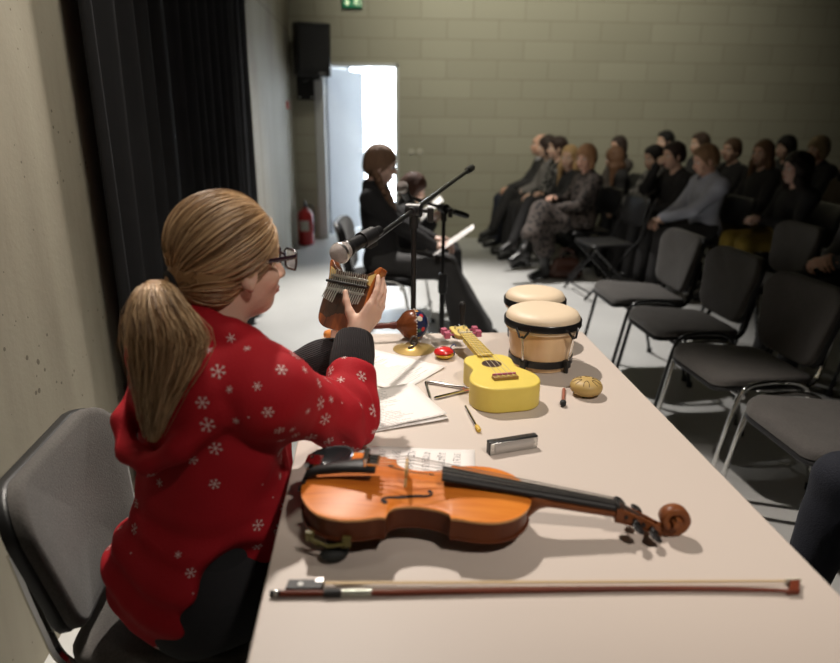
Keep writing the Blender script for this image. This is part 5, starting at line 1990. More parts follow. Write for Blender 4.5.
def folds(X):
    t = (X - G['pelvis']) @ up_
    d = np.clip(1 - np.abs(t - 0.05) / 0.16, 0, 1)
    e = np.exp(-((X - G['el'][1]) ** 2).sum(1) / 0.012)
    ax_ = nrm(G['wr'][1] - G['sh'][1])
    return (vnoise(X * V3(1, 1, 0.6), 24, 3) * 0.006 + vnoise(X, 55, 4) * 0.0025 + d * np.sin(t * 95 + 2.5 * np.sin(X[:, 0] * 14) + X[:, 1] * 9) * 0.006
            + e * np.sin((X @ ax_) * 120 + 2.5 * np.sin(X[:, 2] * 31 + X[:, 0] * 17) + 1.5 * np.sin(X[:, 1] * 53)) * 0.0058)


V, Q = S.mesh(0.004, folds)
M_RED = mat('red_jersey', (0.35, 0.007, 0.014), 0.8, var=0.12, vscale=9, bump=0.15, bscale=260, spec=0.25)
hood = np_obj('hoodie', V, Q, M_RED, groot, 1)
# white printed snowflakes lying on the cloth
from mathutils.bvhtree import BVHTree
hv = [v.co.copy() for v in hood.data.vertices]
bvh = BVHTree.FromPolygons(hv, [tuple(p.vertices) for p in hood.data.polygons])
order = RNG.permutation(len(hv))
chosen = []
for i in order:
    p = hv[i]
    pa = V3(*p) - G['neck']
    back_ = (pa @ bk > -0.02) and (pa @ up_ < -0.10) and np.linalg.norm(V3(*p) - G['el'][1]) > 0.17
    if back_ and RNG.random() < 0.85:
        continue
    if all((p - q).length > r_ for q, r_ in chosen):
        big = RNG.random() < 0.5
        chosen.append((p, 0.034 if big else 0.024))
    if len(chosen) > 260:
        break
mb = MB()
for p, r_ in chosen:
    loc, nor, _, _ = bvh.find_nearest(p)
    nor = nor if True else nor
    tx = nor.orthogonal().normalized()
    ty = nor.cross(tx)
    kind = RNG.random()
    Rr = (0.0115 if r_ > 0.03 else 0.0075) * RNG.uniform(0.8, 1.2)
    a0 = RNG.uniform(0, PI)
    segs = []
    if kind < 0.18:
        segs = [((-0.0015, 0), (0.0015, 0), 0.0015)]
    else:
        for k in range(6):
            a = a0 + k * PI / 3
            c, s_ = math.cos(a), math.sin(a)
            segs.append(((0, 0), (Rr * c, Rr * s_), 0.00075))
            if r_ > 0.03:
                for dv in (-0.7, 0.7):
                    b0 = (0.6 * Rr * c, 0.6 * Rr * s_)
                    segs.append((b0, (b0[0] + 0.35 * Rr * math.cos(a + dv), b0[1] + 0.35 * Rr * math.sin(a + dv)), 0.0006))
    for p0, p1, wd in segs:
        d = Vector((p1[0] - p0[0], p1[1] - p0[1]))
        if d.length < 1e-6:
            continue
        n_ = Vector((-d.y, d.x)).normalized() * wd
        vs = []
        for f_ in (0, 0.5, 1):
            for sg in (1, -1):
                x = p0[0] + d.x * f_ + n_.x * sg
                y = p0[1] + d.y * f_ + n_.y * sg
                w_ = loc + tx * x + ty * y
                l2, n2, _, _ = bvh.find_nearest(w_)
                if n2.dot(l2 - Vector(G['neck'])) < -1e9:
                    n2 = -n2
                vs.append(l2 + n2 * 0.0007)
        mb.add(vs, [(0, 1, 3, 2), (2, 3, 5, 4)])
mb.build('snowflake_print', mat('white_print', (0.62, 0.45, 0.43), 0.7, var=0.25, vscale=30), hood, smooth=0)

# black ribbed undersleeves
def m_rib(name, col, axis, freq):
    t = NT(name, 0.9)
    dt = t.N.new('ShaderNodeVectorMath')
    dt.operation = 'DOT_PRODUCT'
    t.L.new(t.obj, dt.inputs[0])
    dt.inputs[1].default_value = tuple(axis)
    sn = t.math('SINE', t.math('MULTIPLY', dt.outputs['Value'], freq))
    t.bump(sn, 0.6, 0.004)
    c = np.array(col)
    return t.color(t.mix(t.math('MULTIPLY_ADD', sn, 0.5, 0.5), tuple(c * 0.6), tuple(c * 1.4)))


for i in (0, 1):
    el, wr = G['el'][i], G['wr'][i]
    d = wr - el
    S = SDF()
    S.cone(el + d * 0.30, el + d * (1.0 if i else 1.10), 0.041, 0.0315, 0.02)
    for t, r in ((0.56, 0.043), (0.70, 0.046), (0.80, 0.043), (0.93, 0.0385)):
        S.cone(el + d * (t - 0.02), el + d * (t + 0.02), r, k=0.012)
    S.plane(wr + d * (0.0 if i else 0.14), d, 0.006)
    V, Q = S.mesh(0.003, lambda X: vnoise(X, 45, 11 + i) * 0.002)
    np_obj('ribbed_cuff', V, Q, m_rib('black_rib_knit_%s' % ('right' if i else 'left'), (0.014, 0.010, 0.012), nrm(np.cross(d, (0.1, -0.9, 0.3))), 1500), groot, 1)
# black shirt showing at the open side of the hoodie
S = SDF()
add_torso(S, G, GS, 0.004, 0.93, 1.0)
S.cone(G['neck'] - up_ * 0.06, G['neck'] + up_ * 0.25 + GT[:, 1] * 0.05, 0.075, 0.075, 0.01, True)
V, Q = S.mesh(0.006)
np_obj('undershirt', V, Q, mat('black_cotton', (0.010, 0.010, 0.012), 0.9, bump=0.15, bscale=200), groot, 1)
# trousers and shoes
S = SDF()
S.ell(G['pelvis'] + up_ * 0.01, (0.150, 0.118, 0.115), GT, 0.05)
for i in (0, 1):
    add_leg(S, G, i, GS, 0.006, 0.95)
S.cone(G['pelvis'] + GT[:, 1] * 0.06 + up_ * 0.08, G['pelvis'] + GT[:, 1] * 0.10, 0.075, 0.08, 0.05)
V, Q = S.mesh(0.006, lambda X: vnoise(X, 30, 8) * 0.003)
np_obj('trousers', V, Q, mat('black_cotton', (0.010, 0.010, 0.012), 0.9, bump=0.15, bscale=200), groot, 1)
for i in (0, 1):
    S = SDF()
    S.cone(G['an'][i] + V3(0, 0, -0.035) - td_ * 0.03, G['toe'][i], 0.040, 0.030, 0.03)
    S.cone(G['an'][i], G['an'][i] + V3(0, 0, -0.05), 0.044, 0.042, 0.02)
    V, Q = S.mesh(0.005)
    np_obj('shoe', V, Q, mat('shoe_01_01', (0.012, 0.012, 0.012), 0.35), groot, 1)

# hair: solid base, then combed strands gathered into the tie
def m_hair(name, c0, c1, c2):
    t = NT(name, 0.42)
    geo = t.N.new('ShaderNodeNewGeometry')
    n = t.noise(18, detail=3)
    f = t.math('ADD', t.math('MULTIPLY', geo.outputs['Random Per Island'], 0.6), t.math('MULTIPLY', n, 0.4))
    t.b.inputs['Specular IOR Level'].default_value = 0.6
    return t.color(t.ramp(f, [(0.2, c0), (0.5, c1), (0.8, c2)]))


M_HAIR = m_hair('blond_hair', (0.20, 0.105, 0.048), (0.44, 0.275, 0.14), (0.68, 0.47, 0.27))
S = SDF()
cc, cr_ = V3(0, -0.016, 0.034), V3(0.0870, 0.1060, 0.0985)
S.ell(HP(*cc), cr_ * GS, G['HR'], 0.02)
S.ell(HP(0, -0.055, -0.030), V3(0.070, 0.058, 0.060) * GS, G['HR'], 0.03)
S.ell(HP(0, 0.104, -0.045), V3(0.086, 0.090, 0.108) * GS, G['HR'], 0.010, True)
for q in (-1, 1):
    S.ell(HP(q * 0.092, 0.006, -0.024), V3(0.030, 0.036, 0.046) * GS, G['HR'], 0.010, True)
TIE = HP(0.0, -0.122, -0.030)
S.cone(HP(0, -0.090, -0.022), TIE, 0.040, 0.013, 0.02)
V, Q = S.mesh(0.004, lambda X: vnoise((X - TIE) @ G['HR'] * V3(1, 0.2, 1), 120, 2) * 0.0022)
hair = np_obj('hair', V, Q, mat('hair_base', (0.30, 0.17, 0.075), 0.6, var=0.3, vscale=40), groot, 1)
HSOLID = S
mb = MB()
sd_dir = nrm(V3(0, -0.86, -0.50))


def ell_pt(d, lift):
    return cc + d * cr_ / np.linalg.norm(d) * 1.0 + nrm(d / cr_) * lift


cnt = 0
while cnt < 1150:
    d0 = RNG.normal(size=3)
    d0 /= np.linalg.norm(d0)
    if d0[2] < -0.62 or d0 @ sd_dir > 0.95:
        continue
    loc_p = cc + d0 * cr_
    q = ((loc_p - V3(0, 0.104, -0.045)) / V3(0.086, 0.090, 0.108))
    if q @ q < 1.0:
        continue
    e_ = ((V3(abs(loc_p[0]), loc_p[1], loc_p[2]) - V3(0.092, 0.006, -0.024)) / V3(0.030, 0.036, 0.046))
    if e_ @ e_ < 1.1:
        continue
    ang = math.acos(np.clip(d0 @ sd_dir, -1, 1))
    lift = RNG.uniform(0.0, 0.0075) * (1 if RNG.random() < 0.7 else 0.3)
    wv = RNG.uniform(-0.05, 0.05)
    pts = []
    for j in range(13):
        t = j / 12 * (0.97 if RNG.random() > -1 else 1)
        a = ang * t
        d = (d0 * math.sin(ang - a) + sd_dir * math.sin(a)) / math.sin(ang)
        d = nrm(d + V3(wv, 0, wv * 0.5) * math.sin(PI * t) * 0.6)
        l = lift * math.sin(PI * min(1, 0.15 + t)) + 0.0006
        p = cc + d * cr_ + nrm(d / cr_) * l
        if t > 0.75:
            k_ = ((t - 0.75) / 0.25) ** 1.5 * 0.85
            p = p * (1 - k_) + V3(0.010 * d0[0], -0.118, -0.030 + 0.010 * d0[2]) * k_
        pts.append(HP(*p))
    mb.tube(pts, list(np.concatenate([np.linspace(0.0004, 0.0012, 4), np.full(9, 0.0012)])), 3)
    cnt += 1
# nape: short strands drawn up from the hairline to the tie
ST = []
for _ in range(420):
    u = RNG.uniform(-1, 1)
    st = V3(0.070 * u, 0.012 - 0.095 * math.sqrt(max(0, 1 - u * u)), -0.100 + 0.085 * RNG.random() ** 1.5)
    en = V3(0.012 * u, -0.116, -0.034)
    ST.append([HP(*(st * (1 - t) + en * t)) for t in np.linspace(0, 0.97, 9)])
X = np.array(ST).reshape(-1, 3)
for _ in range(4):
    d_ = HSOLID.eval(X)
    g_ = np.stack([HSOLID.eval(X + np.eye(3)[a] * 1e-3) - d_ for a in range(3)], 1)
    g_ = g_ / np.maximum(np.linalg.norm(g_, axis=1), 1e-9)[:, None]
    X = X - g_ * (d_ - 0.0015)[:, None]
for pts in X.reshape(-1, 9, 3):
    mb.tube(list(pts + RNG.normal(size=3) * 0.0008), list(np.concatenate([[0.0004, 0.0008], np.full(7, 0.0012)])), 3)
mb.build('combed_strands', M_HAIR, hair, smooth=180)
# the pony tail falls over the back of the hoodie
CF, CR_, CDn = np.array(_f), np.array(_r), -np.array(_u)


def cam_pt(u, v, z):
    return V3(0, 0, 1.44) + (CF + CR_ * ((u - 420) / 663) + CDn * ((v - 331.5) / 663)) * z


TD = nrm(TIE - HP(0, -0.08, -0.028))
ptl = crom([tuple(TIE - TD * 0.012), tuple(TIE + TD * 0.022), cam_pt(157, 288, 1.085), cam_pt(160, 312, 1.072), cam_pt(168, 340, 1.066), cam_pt(163, 375, 1.068), cam_pt(157, 405, 1.072), cam_pt(153, 440, 1.08)], 5)
NP = len(ptl)
wid = lambda t: np.interp(t, [0, 0.14, 0.22, 0.286, 0.43, 0.57, 0.71, 0.857, 1.0], [0.011, 0.011, 0.015, 0.021, 0.044, 0.059, 0.044, 0.027, 0.010])
S = SDF()
for i in range(NP - 1):
    r = float(wid(i / (NP - 1)))
    for o_ in (-0.55, 0, 0.55):
        S.cone(np.array(ptl[i]) + CR_ * o_ * r, np.array(ptl[i + 1]) + CR_ * o_ * float(wid((i + 1) / (NP - 1))), r * 0.36, float(wid((i + 1) / (NP - 1))) * 0.36, 0.008)
V, Q = S.mesh(0.004, lambda X: vnoise(X * V3(1, 1, 0.2), 110, 6) * 0.003)
tail = np_obj('ponytail', V, Q, mat('hair_base', (0.30, 0.17, 0.075), 0.6), hair, 1)
mb = MB()
for _ in range(1500):
    a, r = RNG.uniform(0, 2 * PI), RNG.random() ** 0.3 * 1.03
    loose = 1.0 + (RNG.random() ** 6) * 0.35
    tend = RNG.uniform(0.55, 1.0)
    ph = RNG.uniform(0, 6.28)
    am = RNG.uniform(0.0, 0.010)
    pts = []
    n = 12
    for j in range(n):
        t = tend * j / (n - 1)
        i = min(int(t * (NP - 1)), NP - 2)
        f_ = t * (NP - 1) - i
        c = np.array(ptl[i]) * (1 - f_) + np.array(ptl[i + 1]) * f_
        w_ = float(wid(t)) * loose
        c = c + CR_ * (math.cos(a) * r * w_ + am * math.sin(ph + 7 * t)) + CF * (math.sin(a) * r * w_ * 0.66 - 0.002) + V3(0, 0, 1) * am * 0.5 * math.cos(ph + 5 * t)
        pts.append(c)
    mb.tube(pts, list(np.linspace(0.0013, 0.0006, n)), 3)
mb.build('loose_strands', M_HAIR, hair, smooth=180)
mb = MB().torus(TIE, 0.0170, 0.0062, frame_z((0, 0, 0), TIE - HP(0, -0.08, -0.025)), 24, 8)
mb.build('hair_tie', mat('black_elastic', (0.01, 0.01, 0.012), 0.8), hair)


# ------------------------------------------------------------------ microphones and stands
def mic_stand(label, base, zc, end_mic, end_cw, lower=0.55):
    """tripod floor stand with a boom from the mic clip to the counterweight"""
    t = thing('microphone_stand', label, 'microphone stand', base, world=True)
    bx, by = base[0], base[1]
    MB().cyl((bx, by, 0.10), (bx, by, lower), 0.0125, n=14).build('lower_tube', M_BLACKMETAL, t)
    MB().cyl((bx, by, lower - 0.03), (bx, by, zc - 0.03), 0.0085, n=12).build('upper_tube', M_BLACKMETAL, t)
    MB().lathe([(0.010, -0.06), (0.019, -0.055), (0.021, -0.02), (0.019, 0.035), (0.010, 0.04)], 16, Matrix.Translation((bx, by, lower))).build('height_clutch', M_BLACK, t, smooth=50)
    MB().lathe([(0.012, -0.05), (0.024, -0.045), (0.026, 0.0), (0.020, 0.03), (0.012, 0.035)], 16, Matrix.Translation((bx, by, 0.12))).build('tripod_hub', M_BLACK, t, smooth=50)
    for k in range(3):
        a = math.radians(60 + 120 * k)
        d = Vector((math.cos(a), math.sin(a), 0))
        lg = MB().tube([Vector((bx, by, 0.115)) + d * 0.02, Vector((bx, by, 0.015)) + d * 0.30], 0.0075, 10).build('tripod_leg', M_BLACKMETAL, t)
        MB().ell(Vector((bx, by, 0.013)) + d * 0.305, 0.013, None, 10, 8).build('rubber_foot', M_BLACK, lg)
    a, b = Vector(end_mic), Vector(end_cw)
    d = (b - a).normalized()
    MB().cyl(a, b, 0.0075, n=12).build('boom_arm', M_BLACKMETAL, t)
    MB().lathe([(0.006, 0), (0.0125, 0.004), (0.014, 0.03), (0.014, 0.07), (0.011, 0.085), (0.004, 0.088)], 16, frame_z(b - d * 0.045, d)).build('boom_end_grip', M_BLACK, t, smooth=50)
    c = Vector((bx, by, zc))
    sdv = d.cross(Vector((0, 0, 1))).normalized()
    hd = MB().cyl(c - sdv * 0.022, c + sdv * 0.022, 0.021, n=18).cyl(c - Vector((0, 0, 0.055)), c, 0.014, n=12)
    hd.cyl(c - d * 0.03 + Vector((0, 0, 0.0)), c + d * 0.03, 0.014, n=12)
    hd = hd.build('boom_clutch', M_BLACK, t)
    mb = MB().cyl(c + sdv * 0.02, c + sdv * 0.050, 0.007, n=10).box(c + sdv * 0.052 - Vector((0, 0, 0.012)), (0.018, 0.030, 0.042))
    mb.build('clutch_knob', M_BLACK, hd, bevel=0.004)
    return t


M_GRILLE = mat('mic_grille', (0.40, 0.35, 0.33), 0.6, 0.3, var=0.15, vscale=200, bump=0.8, bscale=900)


def microphone(label, ball, tail, r=0.0255):
    """vocal microphone: ball grille at one end, tapered handle"""
    a, b = Vector(ball), Vector(tail)
    d = (b - a).normalized()
    t = thing('microphone', label, 'microphone', tuple(a + d * 0.1), world=True)
    M = frame_z(a, d)
    MB(M).lathe([(0.001, -r)] + [(r * math.sin(x), -r * math.cos(x)) for x in np.linspace(0.15, 1.5, 9)] + [(r * 0.98, 0.004), (r * 0.88, 0.018), (0.019, 0.026)], 32).build('grille_ball', M_GRILLE, t, smooth=70)
    MB(M).lathe([(r + 0.0004, -0.004), (r + 0.0014, -0.003), (r + 0.0014, 0.003), (r + 0.0004, 0.004)], 32).build('grille_band', M_STEEL, t, smooth=40)
    MB(M).lathe([(0.0195, 0.022), (0.0215, 0.026), (0.0215, 0.033), (0.0195, 0.037), (0.0190, 0.045), (0.0135, 0.150), (0.0125, 0.164), (0.001, 0.165)], 28).build('handle', mat('mic_body', (0.013, 0.013, 0.014), 0.32, 0.2), t, smooth=40)
    MB(M).box((0.0165, 0, 0.075), (0.006, 0.010, 0.022)).build('switch', M_STEEL, t, bevel=0.001)
    m2 = MB(M).lathe([(0.0165, 0.085), (0.0215, 0.085), (0.0205, 0.135), (0.0155, 0.135)], 20)
    m2.box((0, -0.024, 0.125), (0.014, 0.014, 0.030))
    m2.build('clip', M_BLACK, t, smooth=40, bevel=0.001)
    return t


def cpt(u, v, z):
    return tuple(float(q) for q in cam_pt(u, v, z))


ba = V3(*cpt(369, 243, 1.70))
bb_ = V3(*cpt(470, 169, 2.62))
k_ = (cam_pt(414, 212, 2.14))
sx_ = (414 - 369) / (470 - 369)
tt_ = sx_ * 1.70 / ((1 - sx_) * 2.62 + sx_ * 1.70)
kc_ = ba + (bb_ - ba) * tt_
mic_stand('black boom microphone stand reaching over the far end of the table', (float(kc_[0]), float(kc_[1]), 0), float(kc_[2]), tuple(ba), tuple(bb_), 0.66)
microphone('large grey-headed microphone hanging in front of the thumb piano', cpt(340, 253, 1.60), cpt(387, 226, 1.74))
ba2, bb2 = V3(*cpt(409, 197, 2.86)), V3(*cpt(461, 214, 3.02))
kc2 = ba2 + (bb2 - ba2) * 0.66
mic_stand('thinner black microphone stand placed before the girls reading', (float(kc2[0]), float(kc2[1]), 0), float(kc2[2]), tuple(ba2), tuple(bb2), 0.72)
microphone('small distant microphone pointing at the seated girl with braids', cpt(402, 187, 2.80), cpt(412, 206, 2.92))


# ------------------------------------------------------------------ folding chairs of the audience
M_FOLD = mat('folding_chair_black', (0.014, 0.014, 0.015), 0.35, 0.1)


def folding_chair(label, group):
    t = thing('folding_chair', label, 'chair', (0, 0, 0), (0, 0, 0), group)
    cushion(pad_outline(0.40, 0.38, 0.39, 0.05), -0.01, 0.016, lambda x, y: 0.2 * x * x, Matrix.Translation((0, 0.0, 0.440))).build('seat', M_FOLD, t, smooth=60)
    Mb = Matrix.Translation((0, -0.275, 0.71)) @ Matrix.Rotation(math.radians(12), 4, 'X') @ rot_axes((-1, 0, 0), (0, 0, 1), (0, 1, 0))
    cushion(pad_outline(0.40, 0.40, 0.24, 0.06), -0.010, 0.012, lambda x, y: 0.9 * x * x, Mb).build('backrest', M_FOLD, t, smooth=60)
    for q in (-1, 1):
        MB().tube([(q * 0.215, 0.24, 0.012), (q * 0.215, -0.20, 0.50), (q * 0.21, -0.31, 0.82)], 0.0115, 8).build('front_leg', M_FOLD, t)
        MB().tube([(q * 0.195, -0.27, 0.012), (q * 0.195, 0.17, 0.43)], 0.0115, 8).build('rear_leg', M_FOLD, t)
    MB().cyl((-0.215, 0.19, 0.065), (0.215, 0.19, 0.065), 0.008, n=8).build('stretcher', M_FOLD, t)
    return t


fold = folding_chair('empty black folding chair between the woman in the patterned dress and the boys', 'folding chairs of the audience')
fold.location = (1.95, 5.45, 0)
fold.rotation_euler = (0, 0, math.radians(97))
G_AUD = 'seated audience'


def seat_for(x, y, yaw, what):
    a = yaw
    return dup(fold, (x + 0.03 * math.sin(a), y - 0.03 * math.cos(a), 0), yaw, 'black folding chair under ' + what, 'folding chairs of the audience')


def aud(what, x, y, yawd, chair=True, **k):
    sk = {q: k.pop(q) for q in list(k) if q in ('lean', 'head', 'hands', 'knees', 'foot', 'cross', 'twist', 'slump', 'side', 'hf', 'seat')}
    s = k.get('s', 0.95)
    J = seated(s, **sk)
    el = k.pop('el', None)
    fix = k.pop('fix', None)
    if fix:
        fix(J)
    yaw = math.radians(yawd)
    if chair:
        seat_for(x, y, yaw, k.pop('short'))
    else:
        k.pop('short', None)
    k.setdefault('group', G_AUD)
    return person(what, (x, y, 0), yaw, J, **k)


def checks(name, c0, c1, sc=34.0, plaid=True):
    t = NT(name, 0.85)
    s = t.sep()
    if plaid:
        a = t.math('GREATER_THAN', t.math('SINE', t.math('MULTIPLY', t.math('ADD', s[0], s[1]), sc * 2)), 0.0)
        b = t.math('GREATER_THAN', t.math('SINE', t.math('MULTIPLY', s[2], sc * 2)), 0.0)
        f = t.math('MULTIPLY', t.math('ADD', a, b), 0.5)
    else:
        v = t.N.new('ShaderNodeTexVoronoi')
        v.inputs['Scale'].default_value = sc
        t.L.new(t.mapping((1, 1, 1)), v.inputs['Vector'])
        f = t.math('GREATER_THAN', t.math('ADD', v.outputs['Distance'], t.math('MULTIPLY', t.noise(sc * 0.8), 0.8)), 0.85)
    return t.color(t.mix(f, c0, c1))


# the two girls on stage
J = seated(0.94, lean=-3, head=(-2, -12, 0), hands=[(-0.075, 0.325, 0.690), (0.075, 0.325, 0.670)], foot=0.19, knees=0.09, slump=0.0, hf=[(0.15, 1, 0.1), (-0.1, 1, 0.1)])
person('girl with two brown braids in a black jacket reading a sheet by the door', (0.055, 4.22, 0), math.radians(-95), J, 0.94, 0.006, (0.66, 0.45, 0.36), 'braids', (0.20, 0.115, 0.070),
       top=(0.016, 0.015, 0.016), top_name='jacket', pants=(0.060, 0.058, 0.058), flare=0.09, collar=mat('jacket_collar', (0.02, 0.019, 0.02), 0.7), seed=21, group='girls reading on stage')
c_blk = iso_chair('chair with black padding and chrome legs under the girl with braids', M_CHROME, 'chairs of the girls on stage', m_fabric('chair_fabric_black', (0.016, 0.016, 0.017)))
c_blk.location = (0.275, 4.205, 0)
c_blk.rotation_euler = (0, 0, math.radians(-95))
sheet('white sheet held by the girl with braids', 0.50, 4.08, math.radians(-90), 0.715, M_TEXT, 0.004).rotation_euler = (math.radians(35), math.radians(0), math.radians(-97))
J = seated(0.84, lean=10, head=(4, -20, 0), hands=[(-0.09, 0.22, 0.72), (0.09, 0.22, 0.70)], foot=0.05, slump=0.09, seat=0.42)
person('younger girl with dark brown hair bent over a white booklet behind the braided girl', (0.215, 4.92, 0), math.radians(-92), J, 0.84, 0.006, (0.64, 0.42, 0.33), 'bob', (0.060, 0.026, 0.016),
       top=(0.016, 0.016, 0.018), top_name='jacket', pants=(0.02, 0.02, 0.02), seed=22, group='girls reading on stage')
dup(c_blk, (0.43, 4.91, 0), math.radians(-92), 'chair with chrome legs under the younger girl with the booklet', 'chairs of the girls on stage')
bk_ = thing('booklet', 'open white booklet held up by the younger girl beside the microphone stand', 'booklet', (0.435, 4.86, 0.80))
bk_.rotation_euler = (math.radians(42), 0, math.radians(-90))
for q in (-1, 1):
    mb = MB()
    vs = [(q * u * 0.148, v * 0.105, 0.012 * math.sin(PI * u) + 0.02 * u + dz) for dz in (0, 0.003) for u in np.linspace(0, 1, 7) for v in (-1, 1)]
    fs = [(2 * i, 2 * i + 2, 2 * i + 3, 2 * i + 1) for i in range(6)] + [(14 + 2 * i, 14 + 2 * i + 1, 14 + 2 * i + 3, 14 + 2 * i + 2) for i in range(6)]
    fs += [(2 * i, 14 + 2 * i, 16 + 2 * i, 2 * i + 2) for i in range(6)] + [(2 * i + 1, 2 * i + 3, 17 + 2 * i, 15 + 2 * i) for i in range(6)] + [(12, 13, 27, 26), (0, 1, 15, 14)]
    mb.add(vs, fs).build('page', mat('white_page', (0.80, 0.79, 0.77), 0.7), bk_, smooth=50)

# front row
BLK, CHAR, NAVY = (0.012, 0.012, 0.013), (0.025, 0.024, 0.025), (0.014, 0.017, 0.030)
PSK = (0.62, 0.41, 0.31)
DRESS = checks('patterned_dress_cloth', (0.016, 0.013, 0.013), (0.085, 0.068, 0.060), 26, False)
aud('woman with a short auburn bob in a grey patterned dress and black heeled boots', 1.95, 6.12, 97, short='the woman with the auburn bob', s=0.93, slump=0.055, head=(34, -3, 0), cross=1, skirt=True, top_m=DRESS, top_name='dress_top',
    pants_m=DRESS, pants_name='skirt', boots=True, heel=True, hair='bob', hairc=(0.32, 0.17, 0.085), skinc=(0.66, 0.40, 0.30), hands=[(-0.03, 0.30, 0.66), (0.05, 0.27, 0.74)], h=0.006, seed=1, sleeve=0.92, foot=-0.02)
aud('long-haired blond woman in a black jacket beside the auburn-haired woman', 1.95, 6.66, 99, short='the long-haired blond woman', s=0.92, slump=0.075, head=(40, 0, 0), cross=1, hair='long', hairc=(0.46, 0.30, 0.14), skinc=PSK, top=BLK, top_name='jacket',
    pants=BLK, boots=True, heel=True, hands=[(-0.04, 0.33, 0.68), (0.05, 0.26, 0.72)], seed=2)
aud('dark-haired woman in a black top with white dots behind the blond woman', 1.95, 7.08, 94, short='the woman in the dotted top', s=0.94, slump=0.02, head=(-6, 0, 0), hair='short', hairc=(0.035, 0.02, 0.016), skinc=PSK,
    top_m=checks('dotted_cloth', (0.20, 0.19, 0.18), (0.012, 0.012, 0.012), 24, False), top_name='blouse', pants=BLK, boots=True, seed=3)
aud('dark-haired woman in a pale grey jumper next to the balding man', 1.93, 7.42, 92, short='the woman beside the balding man', s=0.95, slump=0.03, head=(-8, 0, 0), hair='bob', hairc=(0.03, 0.018, 0.014), skinc=PSK,
    top=(0.15, 0.14, 0.135), top_name='jumper', pants=BLK, seed=4, cross=1)
aud('balding man in a dark waistcoat and grey shirt at the far end by the wall', 1.95, 7.80, 92, short='the balding man', s=1.0, slump=0.06, head=(-4, 2, 0), hair='bald', hairc=(0.16, 0.14, 0.13), skinc=(0.60, 0.36, 0.26), top=CHAR, top_name='waistcoat',
    pants=NAVY, collar=mat('shirt_grey', (0.40, 0.40, 0.42), 0.8), belly=1.15, hands=[(-0.04, 0.36, 0.67), (0.05, 0.34, 0.67)], seed=5)
# second row
aud('teenage boy in a pale blue shirt looking down with folded hands', 2.80, 5.45, 95, short='the boy in the pale shirt', s=0.97, lean=5, slump=0.05, head=(-4, -16, 0), hair='short', hairc=(0.20, 0.115, 0.06), skinc=(0.64, 0.40, 0.30), top=(0.36, 0.38, 0.45), top_name='shirt',
    pants=BLK, collar=mat('shirt_blue', (0.38, 0.40, 0.47), 0.8), hands=[(-0.035, 0.39, 0.66), (0.045, 0.37, 0.65)], h=0.0065, seed=6, torso_e=0.016)
aud('dark-haired boy in a black jumper resting his chin on one hand', 2.80, 6.02, 96, short='the boy resting his chin', s=0.97, slump=0.05, lean=8, head=(6, -4, 0), hair='short', hairc=(0.025, 0.018, 0.015), skinc=PSK, top=BLK, top_name='jumper', pants=BLK,
    hands=[(0.02, 0.30, 0.66), (0.045, 0.215, 1.045)], hf=[None, (-0.1, -0.45, 0.9)], curl=((30, 40, 30), (60, 80, 40)), h=0.0065, seed=7)
aud('boy with black fringe in a black and white checked shirt', 2.80, 6.50, 96, short='the boy in the checked shirt', s=0.94, slump=0.07, lean=6, head=(10, -12, 0), hair='short', hairc=(0.012, 0.010, 0.010), skinc=PSK, top_m=checks('checked_shirt', (0.018, 0.018, 0.018), (0.22, 0.21, 0.20), 38, True),
    top_name='shirt', pants=BLK, seed=8, hands=[(-0.05, 0.40, 0.62), (0.07, 0.38, 0.62)])
aud('girl with long brown hair leaning far forward in a black top', 2.80, 7.24, 80, short='the girl leaning forward', s=0.92, slump=0.08, lean=22, head=(-30, -14, 0), hair='long', hairc=(0.13, 0.065, 0.035), skinc=PSK, top=BLK, pants=BLK, seed=9)
aud('dark-haired girl by the back wall behind the leaning girl', 2.85, 7.78, 100, short='the dark-haired girl by the back wall', s=0.93, slump=0.02, head=(14, 0, 0), hair='long', hairc=(0.022, 0.014, 0.012), skinc=(0.58, 0.36, 0.27), top=(0.05, 0.04, 0.035), pants=BLK, seed=10)
# third row
aud('curly dark-haired girl in a black top and mustard yellow trousers', 3.30, 5.07, 92, short='the girl in mustard trousers', s=0.94, slump=0.08, head=(-2, 0, 0), hair='curly', hairc=(0.020, 0.013, 0.011), skinc=(0.60, 0.40, 0.32), top=BLK, pants=(0.22, 0.15, 0.018), h=0.0065,
    hands=[(-0.05, 0.25, 0.70), (0.05, 0.25, 0.70)], seed=11)
aud('girl with long light brown hair in a black top behind the pale-shirted boy', 3.62, 6.12, 98, short='the girl with light brown hair', s=0.95, slump=0.02, head=(16, 0, 0), hair='long', hairc=(0.15, 0.085, 0.045), skinc=PSK, top=BLK, pants=(0.09, 0.065, 0.02), seed=12)
aud('girl with her brown hair in a bun and hand at her mouth', 3.62, 6.68, 96, short='the girl with a bun', s=0.95, slump=0.02, head=(16, 0, 0), hair='bun', hairc=(0.10, 0.055, 0.030), skinc=PSK, top=BLK, pants=BLK, seed=13, hands=[(0.0, 0.28, 0.68), (0.03, 0.17, 1.06)],
    hf=[None, (-0.1, -0.3, 0.9)], curl=((30, 40, 30), (60, 80, 40)))
aud('boy with short brown hair half hidden behind the black-jumpered boy', 3.60, 7.32, 95, short='the half hidden brown-haired boy', s=0.97, slump=0.0, head=(4, 0, 0), hair='short', hairc=(0.05, 0.03, 0.02), skinc=PSK, top=CHAR, pants=BLK, seed=14)
aud('black-haired boy sitting tallest against the back wall', 3.42, 7.82, 96, short='the boy against the back wall', s=0.98, slump=0.0, head=(12, 0, 0), hair='short', hairc=(0.010, 0.009, 0.009), skinc=PSK, top=BLK, pants=BLK, seed=15)
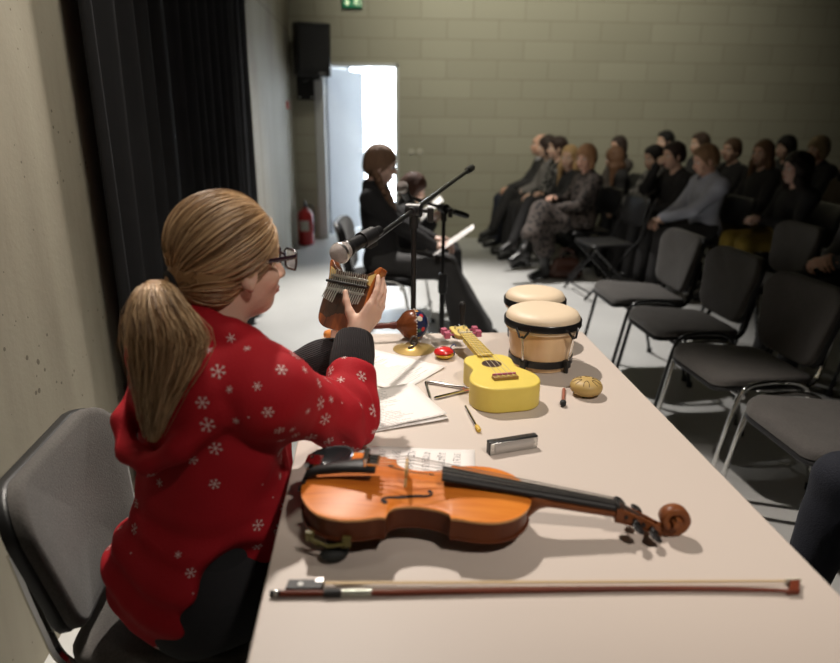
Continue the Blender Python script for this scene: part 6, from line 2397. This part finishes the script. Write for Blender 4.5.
# last rows at the right
aud('girl with long black hair in a brown jumper at the right edge of the picture', 3.90, 5.30, 96, short='the girl in the brown jumper', s=0.95, slump=0.05, lean=-2, head=(0, -4, 0), hair='long', hairc=(0.014, 0.011, 0.010), skinc=PSK, top=(0.075, 0.052, 0.032), pants=BLK, seed=16,
    hands=[(-0.05, 0.30, 0.64), (0.05, 0.30, 0.64)])
aud('woman with pale blond hair in the last row at the right', 4.35, 6.42, 97, short='the woman with pale blond hair', s=0.96, slump=0.0, head=(10, 0, 0), hair='bob', hairc=(0.36, 0.27, 0.16), skinc=PSK, top=CHAR, pants=BLK, seed=17)
aud('girl with a straight black bob in the last row behind the curly-haired girl', 4.35, 6.95, 96, short='the girl with the black bob', s=0.95, slump=0.0, head=(10, 0, 0), hair='bob', hairc=(0.014, 0.011, 0.010), skinc=PSK, top=BLK, pants=BLK, seed=18)
# two people mostly cut off by the right edge
aud('person in a grey cardigan with clasped hands at the right edge', 2.86, 3.56, 92, chair=False, s=1.0, slump=0.02, lean=3, hair='short', hairc=(0.06, 0.04, 0.03), skinc=(0.62, 0.36, 0.25), top=(0.10, 0.10, 0.105), top_name='cardigan', pants=BLK, h=0.0055,
    hands=[(-0.035, 0.27, 0.685), (0.040, 0.25, 0.70)], curl=((40, 50, 30), (45, 55, 35)), seed=19, group='people cut off by the right edge')
aud('person in dark blue jeans whose knee shows at the right edge beside table', 1.69, 1.40, 92, chair=False, s=1.0, slump=0.0, lean=-4, hair='short', hairc=(0.06, 0.04, 0.03), skinc=PSK, top=CHAR, pants=(0.007, 0.009, 0.018), h=0.0065, seed=20,
    knees=0.10, group='people cut off by the right edge')

# brown handbag on the floor by the woman's boots
hbg = thing('handbag', 'dark brown leather handbag on the floor beneath the patterned dress', 'bag', (1.80, 6.02, 0))
S = SDF()
S.cone((-0.10, 0, 0.07), (0.10, 0, 0.07), 0.068, k=0.03)
S.cone((-0.085, 0, 0.17), (0.085, 0, 0.17), 0.038, k=0.06)
S.plane((0, 0, 0.004), (0, 0, -1), 0.004)
V, Q = S.mesh(0.007, lambda X: vnoise(X, 40, 31) * 0.004)
np_obj('bag_body', V, Q, mat('brown_leather', (0.060, 0.022, 0.014), 0.42, var=0.25, vscale=20, bump=0.2, bscale=90), hbg, 1)
for q in (-1, 1):
    MB().tube(crom([(-0.06, q * 0.025, 0.19), (-0.05, q * 0.035, 0.27), (0.05, q * 0.035, 0.27), (0.06, q * 0.025, 0.19)], 6), 0.006, 8).build('bag_handle', mat('brown_leather', (0.06, 0.022, 0.014), 0.42), hbg)
